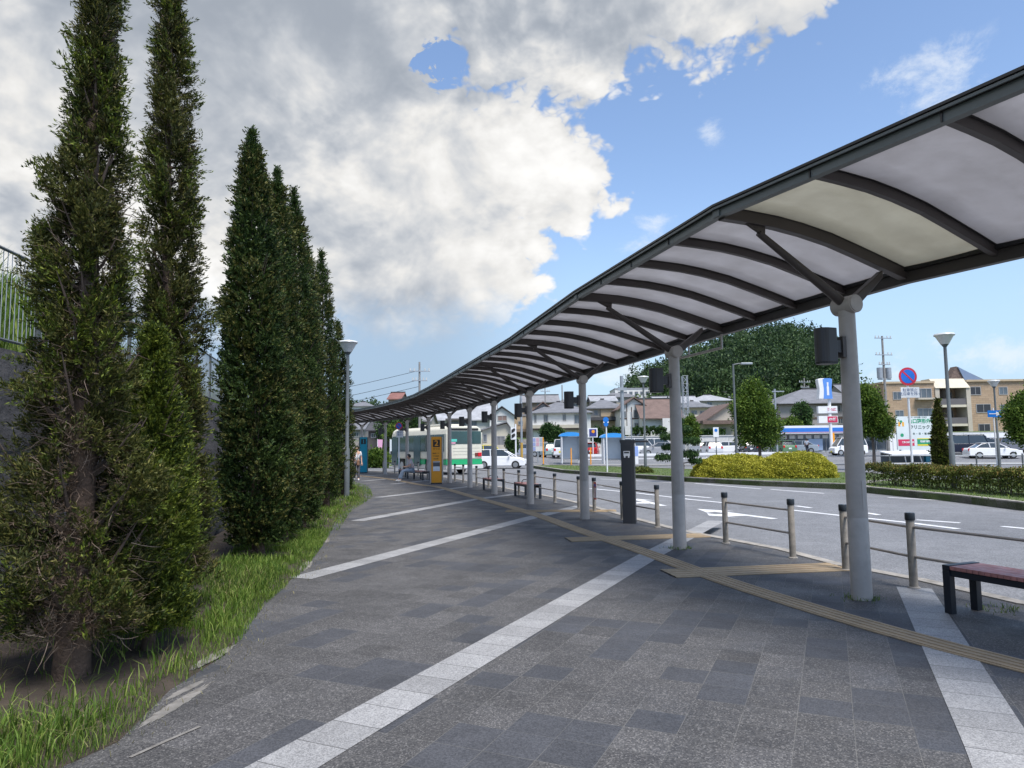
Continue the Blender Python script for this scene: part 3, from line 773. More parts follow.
for i in range(2, len(FR) - 2):
    o = speaker_box() if sp0 is None else copy_tree(sp0)
    sp0 = sp0 or o
    c, t, n, k = FR[i]; o.location = (c.x, c.y, 0 if i == 2 else .0); o.rotation_euler = (0, 0, math.atan2(-t.x, t.y))
    o['label'] = 'dark half round box clamped high on the %s column of the canopy' % ordn[i - 2]
# empty hanging sign bracket under the low eave by the second column
hb = thing('hanging_sign_bracket', 'empty pale tube bracket hanging from the low eave beside the second column', 'sign bracket', (FR[3][0].x, FR[3][0].y, 3.3))
p = lambda u, z: at(lerp_fr(FR[3], FR[2], u), .80, z)
mb = MB(); pts = [p(.08, 3.33), p(.08, 3.10), p(-.62, 3.10)]
mb.tube([p(.02, 3.34), p(.02, 3.12)], .018, 8); mb.tube([p(.02, 3.12), p(-.42, 3.12)], .022, 8); mb.tube([p(-.26, 3.12), p(-.26, 3.34)], .018, 8); mb.tube([p(-.42, 3.12), p(-.42, 3.34)], .018, 8)
o_ = (FR[3][0].x, FR[3][0].y, 3.3); mb.off(o_).build('tube_frame', M['steel'], hb, smooth=True)

# ------------------------------------------------------------------ bollard fence along the kerb
POSTS = [(5.9, 4.75), (4.95, 6.35), G(914, 588), G(846, 570), G(793, 558), G(726, 543.5), G(657.7, 527.4), G(622.6, 519.6), G(594.5, 511.5), G(579, 508.5), G(555, 502.5), G(535, 498), G(519, 495), G(504, 491.3)]
POSTS += [(-.95, 27.6), (-1.5, 29.3), (-2.2, 31.6), (-2.7, 33.2), (-3.6, 35.6), (-4.3, 37.2), (-5.2, 39.2), (-6.0, 40.8), (-7.1, 42.9), (-8.1, 44.6)]
RAILED = {(0, 1), (1, 2), (2, 3), (4, 5), (6, 7), (7, 8), (9, 10), (10, 11), (11, 12), (12, 13), (14, 15), (16, 17), (18, 19), (20, 21), (22, 23)}
def bollard():
    r_ = thing('rail_post', '', 'bollard', (0, 0, 0), 0, 'short capped posts along the kerb')
    mb = MB(); mb.lathe((0, 0, 0), [(.044, -.02), (.044, .74), (.041, .745)], 16); mb.build('shaft', M['postw'], r_, smooth=True)
    mb = MB(); mb.lathe((0, 0, 0), [(.050, .735), (.052, .745), (.052, .805), (.046, .815)], 16); mb.build('cap', M['postcap'], r_, smooth=True)
    mb = MB(); mb.lathe((0, 0, 0), [(.065, .0), (.065, .012), (.05, .018)], 16); mb.build('base_ring', M['kerb'], r_, smooth=True)
    return r_
b0 = bollard(); pd = []
plab = {2: 'short capped post right of the nearest canopy column', 3: 'short capped post just left of the nearest canopy column', 4: 'short capped post at the right end of the lone rail panel',
        5: 'short capped post at the left end of the lone rail panel', 6: 'short capped post just right of the dark guide pillar', 7: 'short capped post just left of the dark guide pillar', 8: 'short capped post carrying the small red and white notice',
        9: 'short capped post just left of the third canopy column', 10: 'short capped post between the third column and the near pair of benches', 11: 'short capped post behind the right end of the nearer far bench'}
for i, p in enumerate(POSTS):
    o = b0 if i == 0 else copy_tree(b0); o.location = (p[0], p[1], 0)
    o['label'] = plab[i] if i in plab else ('short capped kerb post out past the right picture edge' if i == 0 else 'short capped kerb post behind the near bench' if i == 1 else 'short capped kerb post, %s from the far bus end of the row' % ['first', 'second', 'third', 'fourth', 'fifth', 'sixth', 'seventh', 'eighth', 'ninth', 'tenth', 'eleventh', 'twelfth', 'thirteenth'][len(POSTS) - 1 - i])
for n_, (a, b) in enumerate(sorted(RAILED)):
    pa_, pb = POSTS[a], POSTS[b]; mb = MB(); r_ = thing('guard_rail', '', 'rail', (pa_[0], pa_[1], 0), 0, 'twin rail panels between kerb posts')
    for z in (.34, .66):
        mb = MB(); mb.cyl((0, 0, z), (pb[0] - pa_[0], pb[1] - pa_[1], z), .017, n=10); mb.build('rail_bar', M['stain'], r_, smooth=True)
    r_['label'] = {0: 'twin rail panel past the right picture edge', 1: 'twin rail panel behind the near red bench', 2: 'twin rail panel crossing behind the nearest canopy column', 3: 'lone twin rail panel between the two nearest columns', 4: 'twin rail panel behind the dark guide pillar',
                   5: 'twin rail panel with the red and white notice'}.get(n_, 'twin rail panel, the %s one back from the notice panel' % ['', '', '', '', '', '', 'first', 'second', 'third', 'fourth', 'fifth', 'sixth', 'seventh', 'eighth', 'ninth'][n_])
# small notice on the rail
nt_ = thing('rail_notice', 'small red and white notice plate tied to the rail by the kerb', 'notice', (POSTS[8][0], POSTS[8][1], 0))
d = Vector(POSTS[7]) - Vector(POSTS[8]); an = math.atan2(d.y, d.x)
nt_.rotation_euler = (0, 0, an)
mb = MB(); mb.b2(.07, -.028, .30, .27, -.020, .72); mb.build('plate', M['white'], nt_)
mb = MB(); mb.b2(.07, -.031, .58, .27, -.0285, .72); mb.b2(.07, -.031, .30, .27, -.0285, .34); mb.build('red_field', paint((.5, .05, .03)), nt_)
mb = MB(); mb.b2(.09, -.034, .61, .25, -.0315, .67); mb.build('blue_field', paint((.05, .08, .35)), nt_)
text('駐\n輪\n禁', .07, paint((.55, .04, .05)), 'lettering', nt_, (.17, -.032, .46), depth=.001)

# ------------------------------------------------------------------ benches
def bench():
    r_ = thing('bench', '', 'bench', (0, 0, 0), 0, 'red slat benches along the rail')
    Lb = 1.55; W = .42
    for k in range(26):
        x = -Lb / 2 + .055 + (Lb - .11) * (k + .5) / 26
        if k == 0: mb = MB()
        mb.b2(x - .0255, -W / 2, .405, x + .0255, W / 2, .440)
    mb.build('seat', M['redwood'], r_, bevel=.004)
    mb = MB(); mb.b2(-Lb / 2 + .05, -W / 2 + .015, .345, Lb / 2 - .05, -W / 2 + .055, .404); mb.b2(-Lb / 2 + .05, W / 2 - .055, .345, Lb / 2 - .05, W / 2 - .015, .404)
    mb.b2(-.02, -W / 2 + .055, .345, .02, W / 2 - .055, .40); mb.build('seat_frame', M['navy'], r_, bevel=.004)
    for sx in (-1, 1):
        mb = MB(); mb.b2(sx * (Lb / 2 + .02), -W / 2, .395, sx * (Lb / 2 - .05), W / 2, .445); mb.build('end_rail', M['navy'], r_, bevel=.004)
        for sy in (-1, 1):
            mb = MB(); mb.b2(sx * (Lb / 2 + .02), sy * W / 2, -.01, sx * (Lb / 2 - .05), sy * (W / 2 - .07), .394); mb.build('leg', M['navy'], r_, bevel=.004)
    mb = MB(); mb.tube([(0, -.17, .44), (0, -.17, .50), (0, -.13, .55), (0, .13, .55), (0, .17, .50), (0, .17, .44)], .014, 8); mb.build('armrest', M['navy'], r_, smooth=True)
    return r_
be = bench()
def dirang(a, b): return math.atan2(b[1] - a[1], b[0] - a[0])
bl = G(946, 613); ang = math.atan2(-.93, .37)
be.location = (bl[0] + .79 * math.cos(ang) - .20 * math.sin(ang), bl[1] + .79 * math.sin(ang) + .20 * math.cos(ang), 0); be.rotation_euler = (0, 0, ang); be['label'] = 'large red slat bench on dark legs at the right edge, in front of the rail'
for (x, y, rz, lab) in ((G(526, 498)[0] + .05, G(526, 498)[1] + .3, math.atan2(-.96, .27), 'red slat bench beside the fourth column, nearer of the far pair'), (G(493, 491.5)[0], G(493, 491.5)[1] + .5, math.atan2(-.96, .27), 'red slat bench between the fourth and fifth columns, farther of the pair'),
                        (-5.6, 37.6, math.atan2(-.88, .42), 'dark bench far down the canopy by the teal stop board'), (-4.5, 35.2, math.atan2(-.9, .4), 'dark bench under the canopy with the seated person on it')):
    o = copy_tree(be); o.location = (x, y, 0); o.rotation_euler = (0, 0, rz); o['label'] = lab

# ------------------------------------------------------------------ dark guide pillar
gp = G(630, 523); g = thing('guide_pillar', 'tall dark grey information pillar with a white bus pictogram standing by the rail', 'pillar', (gp[0], gp[1], 0), math.radians(-14))
mb = MB(); mb.ext([(-.13, -.02), (.13, -.02), (.13, 1.62), (.16, 1.66), (.16, 1.70), (-.16, 1.70), (-.16, 1.66), (-.14, 1.62)], 'y', -.13, .13); mb.build('body', M['pillar'], g, bevel=.006)
mb = MB(); mb.b2(-.12, -.136, .02, .07, -.1315, 1.60); mb.build('front_panel', paint((.03, .032, .038), .3), g)
mb = MB(); mb.b2(-.085, -.1405, 1.37, .045, -.137, 1.47); mb.b2(-.075, -.1405, 1.335, -.045, -.137, 1.37); mb.b2(.005, -.1405, 1.335, .035, -.137, 1.37); mb.build('bus_pictogram', M['white'], g)
mb = MB(); mb.b2(-.07, -.1435, 1.425, .03, -.141, 1.455); mb.build('pictogram_window', paint((.03, .032, .038), .3), g)
mb = MB(); mb.b2(.16, -.06, 1.645, .42, .10, 1.685); mb.build('display_arm', M['pillar'], g, bevel=.01)

# ------------------------------------------------------------------ numbered stop boards
def stopboard(name, lab, loc, rz, mat, num, h=2.05, w=.44, detail=True):
    g = thing(name, lab, 'stop board', loc, rz, 'numbered stop boards')
    mb = MB(); mb.b2(-w / 2, -.06, .04, w / 2, .06, h); mb.build('board', M[mat], g, bevel=.01)
    for s in (-1, 1):
        mb = MB(); mb.b2(s * (w / 2 + .003), -.075, 0, s * (w / 2 + .065), .075, h - .01); mb.build('side_post', M['stain'] if detail else M['fascia'], g, bevel=.012)
    mb = MB(); mb.b2(-.15, -.068, h - .45, .15, -.0605, h - .13); n_ = mb.build('number_plate', M['black'], g)
    text(num, .34, M['orange'] if mat == 'orange' else M['teal'], 'number', g, (0, -.070, h - .29), depth=.002, bold=.008)
    mb = MB(); mb.b2(-.24, -.09, 0, .24, .09, .035); mb.build('base', M['black'], g)
    if detail:
        text('のりば', .10, M['black'], 'lettering', g, (0, -.062, h - .53), depth=.001)
        for k, (t_, wd) in enumerate((('路線バス', .075), ('行先案内', .07), ('時刻表', .07))): text(t_, wd, M['black'], 'lettering', g, (-.02, -.062, h - .73 - .12 * k), depth=.001)
        mb = MB(); mb.b2(-.15, -.068, h - 1.50, .15, -.0605, h - 1.07); t2 = mb.build('timetable', M['white'], g)
        mb = MB(); mb.b2(-.15, -.0705, h - 1.30, .15, -.0685, h - 1.12); mb.b2(-.15, -.0705, h - 1.10, .15, -.0685, h - 1.085); mb.build('timetable_print', paint((.09, .09, .1)), t2)
    return g
p2 = G(436.5, 483.6)
stopboard('stop_board', 'orange bus stop board with a black number two plate and timetable', (p2[0], p2[1], 0), math.radians(8), 'orange', '2', 2.05, .46)
p1_ = A(366.5, 470, 47.0); stopboard('stop_board', 'teal bus stop board with number one far down the footpath', (p1_[0], 46.0, 0), math.radians(14), 'teal', '1', 2.3, .46, False)

# ------------------------------------------------------------------ signs, lamps and poles
def disc(mb, c, r, y0, y1, n=32): mb.ext([(c[0] + r * math.cos(2 * PI * k / n), c[1] + r * math.sin(2 * PI * k / n)) for k in range(n)], 'y', y0, y1); return mb
def noparking(lab, x, y, h, z0=0, r=.30, rz=0, plate=True, plw=.62, plh=.36):
    g = thing('no_parking_sign', lab, 'road sign', (x, y, z0), rz, 'round no parking signs')
    mb = MB(); mb.cyl((0, 0, -.2), (0, 0, h + r * .6), .038, n=12); mb.build('pole', M['white'], g, smooth=True)
    mb = MB(); disc(mb, (0, h), r, -.055, -.045); mb.build('sign_back', paint((.5, .02, .045), .4), g)
    mb = MB(); disc(mb, (0, h), r * .76, -.060, -.0555); mb.build('blue_disc', paint((.01, .13, .55), .4), g)
    mb = MB(); a = math.radians(45); L_ = r * .78; wd = r * .085
    d = Vector((math.cos(a), -math.sin(a))); n_ = Vector((d.y, -d.x)); q = [(d * L_ + n_ * wd), (d * L_ - n_ * wd), (-d * L_ - n_ * wd), (-d * L_ + n_ * wd)]
    mb.ext([(v_.x, h + v_.y) for v_ in q], 'y', -.0645, -.0605); mb.build('red_bar', paint((.5, .02, .045), .4), g)
    if plate:
        mb = MB(); mb.b2(-plw / 2 + .05, -.052, h - r - .06 - plh, plw / 2 + .05, -.044, h - r - .06); pl = mb.build('plate', M['white'], g)
        text('駐車禁止\n送迎車を除く', plh * .36, paint((.05, .09, .2)), 'lettering', g, (.05, -.053, h - r - .05 - plh / 2), depth=.001)
    return g
x_, y_, z_ = A(914, 492, 24.5); X_, Y_, Z_ = A(914, 376.5, 24.5)
noparking('round no parking sign over a white plate on a white pole behind the low hedge', x_, y_, Z_, 0, .315, 0, True, .64, .36)
q = FR[10]; noparking('small round no parking sign on the far canopy column', A(399, 426, 38.8)[0], 38.8, A(399, 426, 38.8)[2], 0, .20, 0, True, .36, .36)
def lamp(lab, px, pyt, Y, z0=0):
    X, Y, Zt = A(px, pyt, Y); h = Zt - z0
    g = thing('street_lamp', lab, 'street lamp', (X, Y, z0), 0, 'cone headed lamp posts')
    mb = MB(); mb.lathe((0, 0, 0), [(.11, -.1), (.11, 0), (.085, .02), (.085, 1.55), (.06, 1.6), (.05, h - .45), (.05, h - .43)], 16); mb.build('pole', M['lamppole'], g, smooth=True)
    mb = MB(); mb.lathe((0, 0, 0), [(.06, h - .46), (.10, h - .40), (.12, h - .38)], 20); mb.build('collar', M['lamppole'], g, smooth=True)
    mb = MB(); mb.lathe((0, 0, 0), [(.12, h - .38), (.27, h - .11), (.28, h - .10)], 24); mb.build('lamp_shade', M['lampglass'], g, smooth=True)
    mb = MB(); mb.lathe((0, 0, 0), [(.30, h - .10), (.32, h - .07), (.30, h - .03), (.14, h)], 24); mb.build('lamp_cap', M['lampglass'], g, smooth=True)
    return g
lamp('street lamp with cone head rising from the low hedge on the right', 944, 333, 23.3)
lamp('street lamp with cone head beside the dark conifers on the left', 348, 340.5, 22.8, .02)
lamp('smaller distant street lamp beside the blue arrow sign', 993.5, 380, 41)
lamp('distant street lamp between the second and third columns', 643, 376, 40)
# arm lamp behind the mound
X, Y, Z = A(733, 364, 46); g = thing('arm_street_lamp', 'grey roadside lamp with a single horizontal arm beside the bright round tree', 'street lamp', (X, Y, 0))
mb = MB(); mb.cyl((0, 0, -.2), (0, 0, Z), .09, .06, 12); mb.build('pole', M['lamppole'], g, smooth=True)
mb = MB(); mb.tube([(0, 0, Z - .05), (.35, 0, Z + .02), (.6, 0, Z + .02)], .04, 8); mb.build('arm', M['lamppole'], g, smooth=True)
mb = MB(); mb.b2(.5, -.12, Z - .05, 1.25, .12, Z + .08); mb.build('lamp_head', M['zinc'], g, bevel=.03)
def pole_sign(name, lab, cat, px, pyt, Y, r, z0, parts, mat='white', top=None):
    X, Y, Z = A(px, pyt, Y); g = thing(name, lab, cat, (X, Y, z0))
    mb = MB(); mb.cyl((0, 0, -.2), (0, 0, Z - z0), r, n=10); mb.build('pole', M[mat], g, smooth=True)
    for nm, m_, x0, zz0, x1, zz1, dy in parts:
        mb = MB(); mb.b2(x0, -r - .03 - dy, Z - z0 + zz0, x1, -r - dy, Z - z0 + zz1); mb.build(nm, m_, g)
    return g, Z - z0
blue = paint((.01, .16, .55), .4)
g, h = pole_sign('one_way_sign', 'blue one way arrow sign on a white pole beside the smaller lamp post', 'road sign', 993, 408, 38, .035, 0, [('panel', blue, -.34, -.49, .40, -.13, 0)])
mb = MB(); yy = -.075; mb.ext([(-.28, h - .33), (-.28, h - .29), (.10, h - .29), (.10, h - .19), (.34, h - .31), (.10, h - .43), (.10, h - .33)], 'y', yy, yy + .008); mb.build('arrow', M['white'], g)
g, h = pole_sign('round_guide_sign', 'small blue and white guide sign on a white pole beyond the third column', 'road sign', 606, 417, 41, .04, 0, [])
mb = MB(); disc(mb, (-.4 + .38, h - .16), .16, -.07, -.05); disc(mb, (-.02, h - .42), .13, -.07, -.05); mb.build('blue_disc', blue, g)
mb = MB(); mb.b2(-.17, -.065, h - .34, .14, -.048, h - .25); mb.build('white_band', M['white'], g)
# tall grey pole with plate, thin pole with plate
g, h = pole_sign('control_pole', 'tall grey steel pole with a small white cabinet behind the dark pillar', 'pole', 621.5, 376, 48, .12, 0, [('cabinet', M['offwhite'], .12, -4.0, .50, -3.4, 0)], 'zinc')
mb = MB(); mb.b2(-.3, -.2, h - 1.0, .3, -.1, h - .8); mb.build('crossbar', M['zinc'], g)
pole_sign('plate_sign', 'thin pole with a narrow pale plate beside the tall grey pole', 'road sign', 631, 412, 52, .04, 0, [('plate', M['offwhite'], -.30, -1.1, -.06, 0, 0)], 'zinc')
g, h = pole_sign('lane_board', 'small white bus lane board on a grey pole just left of the mound', 'road sign', 715.5, 427, 44, .035, 0, [('plate', M['white'], -.17, -.62, .17, -.02, 0)], 'lamppole')
mb = MB(); disc(mb, (0, h - .2), .1, -.075, -.066, 16); mb.build('blue_symbol', blue, g); 
g, h = pole_sign('chevron_sign', 'white pole with black chevron boards near the white car', 'road sign', 515.5, 424, 62, .07, 0, [('chevron_board', M['white'], -.42, -1.35, .05, -.3, 0)])
mb = MB()
for z in (-.5, -.95): mb.add([(-.36, -.13, h + z), (-.10, -.13, h + z + .15), (-.02, -.13, h + z), (-.10, -.13, h + z - .15), (-.36, -.13, h + z - .3)], [(0, 1, 2, 3, 4)])
mb.build('chevron', M['black'], g)
g, h = pole_sign('blue_grey_pole', 'tall pale steel pole with an orange sleeve at its foot behind the fourth column', 'pole', 521, 396, 64, .10, 0, [], 'zinc')
mb = MB(); mb.cyl((0, 0, 0), (0, 0, 1.9), .12, n=10); mb.build('sleeve', paint((.45, .28, .06)), g)
pole_sign('grey_pole', 'plain grey pole left of the convenience store', 'pole', 774.5, 389, 70, .10, 0, [('crossbar', M['zinc'], -.3, -.3, .9, -.2, 0)], 'zinc')
# utility poles
def utility(lab, px, pyt, Y, z0, arms, k=1.0, cans=True):
    X, Y, Z = A(px, pyt, Y); h = Z - z0; g = thing('utility_pole', lab, 'utility pole', (X, Y, z0), math.radians(12), 'utility poles')
    mb = MB(); mb.cyl((0, 0, -1), (0, 0, h), .20 * k, .12 * k, 12); mb.build('pole', M['concpole'], g, smooth=True)
    for dz, wd in arms:
        mb = MB(); mb.b2(-wd / 2, -.2, h - dz - .05, wd / 2, -.1, h - dz + .05); a_ = mb.build('crossarm', M['zinc'], g)
        mb = MB()
        for q in (-.45, -.25, .25, .45): mb.cyl((q * wd, -.15, h - dz + .05), (q * wd, -.15, h - dz + .32), .06, n=6)
        mb.build('insulator', M['offwhite'], a_)
    if cans:
        for s in (-1, 1): mb = MB(); mb.cyl((s * .62, 0, h - 5.3), (s * .62, 0, h - 4.0), .34, n=14); mb.build('transformer', M['zinc'], g, smooth=True)
        mb = MB(); mb.b2(-.9, -.1, h - 5.5, .9, .1, h - 5.35); mb.build('platform', M['zinc'], g)
    return (X, Y, Z)
U1 = utility('utility pole with transformers rising beside the nearest column', 882, 336, 88, 1, [(.3, 2.4), (2.4, 2.4), (3.6, 1.6)])
U2 = utility('utility pole with crossarms standing above the far canopy roof', 419.5, 362, 75, 0, [(1.0, 2.2), (2.0, 1.6)], .8, False)
U3 = utility('utility pole in front of the wooded hill right of the bright tree', 804, 378, 135, 3, [(.8, 2.4), (1.8, 1.8)], 1, False)
U4 = utility('thin pole over the roofs left of the wooded hill', 562, 385, 120, 3, [], .8, False)
U5 = utility('thin utility pole over the roofs between the third and fourth columns', 545, 388, 120, 3, [(.6, 1.6)], .7, False)
wi = thing('overhead_wires', 'thin overhead wires sagging from the pole above the far canopy', 'wires', (U2[0], U2[1], U2[2]))
mb = MB()
for dz in (-.9, -1.9, -2.6):
    a = Vector((U2[0], U2[1], U2[2] + dz)); b = Vector((-45, 85, U2[2] - 3 + dz)); pts = [a.lerp(b, k / 12) - Vector((0, 0, 1.2 * math.sin(PI * k / 12))) for k in range(13)]; mb.tube(pts, .022, 4)
mb.off((U2[0], U2[1], U2[2])).build('wire', M['black'], wi)
# lattice mast
X, Y, Z = A(684.5, 376, 95); g = thing('lattice_mast', 'slim steel lattice mast just right of the second column', 'mast', (X, Y, 1))
mb = MB(); h = Z - 1
for sx in (-.38, .38):
    for sy in (-.38, .38): mb.cyl((sx, sy, -1), (sx * .8, sy * .8, h), .06, n=5)
for k in range(9):
    z = h * k / 9; z1 = h * (k + 1) / 9; mb.cyl((-.37, -.37, z), (.37, -.37, z1), .03, n=4); mb.cyl((.37, -.37, z), (-.37, -.37, z1), .03, n=4); mb.cyl((-.37, -.37, z1), (.37, -.37, z1), .03, n=4)
mb.build('lattice', M['zinc'], g)

# ------------------------------------------------------------------ traffic islands
def island(pts, lab, h=.22):
    mb = MB(); mb.prism(pts, ROADZ - .1, ROADZ + h - .03); struct(mb.build('island_turf', M['turf']))
    cx = sum(p[0] for p in pts) / len(pts); cy = sum(p[1] for p in pts) / len(pts); mb = MB(); n = len(pts)
    def inn(p, d): v = Vector((cx - p[0], cy - p[1])); v.normalize(); return (p[0] + v.x * d, p[1] + v.y * d)
    for i in range(n):
        a, b = pts[i], pts[(i + 1) % n]; d = (Vector(b) - Vector(a)); k = max(1, int(d.length / .9)); nn = Vector((d.y, -d.x)).normalized()
        if (Vector((cx, cy)) - Vector(a)).dot(nn) < 0: nn = -nn
        for j in range(k):
            p = Vector(a) + d * (j / k); q = Vector(a) + d * ((j + .985) / k); r_ = q + nn * .18; s_ = p + nn * .18
            mb.prism([tuple(p), tuple(q), tuple(r_), tuple(s_)], ROADZ - .05, ROADZ + h)
    struct(mb.build('island_kerb', M['kerb']))
isl1 = [(1.5, 56), G(562, 473, ROADZ), G(600, 476, ROADZ), G(680, 481.5, ROADZ), G(760, 486, ROADZ), G(858, 490, ROADZ), (18.2, 32), (17.5, 36.5), (12, 42), (6.5, 53), (3, 57.5)]
island(isl1, 'left')
isl2 = [G(867, 493, ROADZ), G(900, 496.5, ROADZ), G(950, 501.5, ROADZ), G(1024, 511, ROADZ), (17, 11), (24, 8), (30, 12), (27, 24), (20, 29), (14.2, 28.5), (12.6, 26.8)]
island(isl2, 'right')
# raised footpath and lot beyond
mb = MB(); mb.add([(-60, 66, ROADZ + .004), (120, 66, ROADZ + .004), (120, 74, .35), (-60, 74, .35), (120, 110, .36), (-60, 110, .36)], [(0, 1, 2, 3), (3, 2, 4, 5)]); struct(mb.build('parking_lot', M['asphalt']))
mb = MB()
for k in range(22): x = 2 + k * 2.6; mb.b2(x, 78.5, .352, x + .15, 83.5, .362)
struct(mb.build('bay_lines', M['marking']))
mb = MB(); mb.prism([(6, 58), (60, 44), (61, 46), (7, 60)], ROADZ - .05, ROADZ + .14); struct(mb.build('far_kerb', M['gutter']))

# ------------------------------------------------------------------ hillside terrain
def TZ(x, y):
    if y < 96: return .3
    z = 2.4 + (y - 96) * .035
    z += 19.5 * math.exp(-((x - 80) / 34) ** 2 - ((y - 232) / 62) ** 2)
    z += 4 * math.exp(-((x + 75) / 50) ** 2 - ((y - 260) / 70) ** 2)
    return z
mb = MB(); xs = [-260 + 10 * i for i in range(62)]; ys = [96.2] + [100 + 8 * i for i in range(40)]
mb.add([(x, y, TZ(x, y)) for y in ys for x in xs], [(j * len(xs) + i, j * len(xs) + i + 1, (j + 1) * len(xs) + i + 1, (j + 1) * len(xs) + i) for j in range(len(ys) - 1) for i in range(len(xs) - 1)])
struct(mb.build('hillside', M['turf'], smooth=True))
mb = MB(); mb.b2(3, 95.6, 0, 76, 96.15, 2.62); 
for k in range(36): mb.b2(3 + k * 2, 95.56, 0, 3.03 + k * 2, 95.6, 2.6)
mb.b2(3, 95.5, 2.62, 76, 96.2, 2.72)
tag(mb.build('retaining_wall', M['offwhite']), 'long white retaining wall at the back of the car park below the houses', 'wall')
mb = MB(); mb.b2(-60, 95.6, 0, 2.9, 96.15, 2.5); tag(mb.build('retaining_wall', M['kerb']), 'grey retaining wall behind the bus and the far columns', 'wall')
# white pipe guard along the lot
g = thing('guard_fence', 'long low white guard rail along the front of the car park', 'fence', (5, 70, ROADZ))
mb = MB(); mb.b2(0, -.03, .62, 22, .03, .86); mb.b2(0, -.03, .30, 22, .03, .38); mb.build('rail', M['white'], g)
for k in range(12): mb = MB(); mb.cyl((k * 2, .05, -.1), (k * 2, .05, .9), .05, n=8); mb.build('post', M['offwhite'], g)
g = thing('guard_fence', 'low dark railing in front of the convenience store to the right of the mound', 'fence', (17, 47, ROADZ))
mb = MB(); 
for z in (.35, .85): mb.cyl((0, 0, z), (15, -6, z), .035, n=6)
mb.build('rail', M['zinc'], g)
for k in range(8): mb = MB(); mb.cyl((k * 15 / 7, -k * 6 / 7, -.1), (k * 15 / 7, -k * 6 / 7, .95), .045, n=6); mb.build('post', M['lamppole'], g)

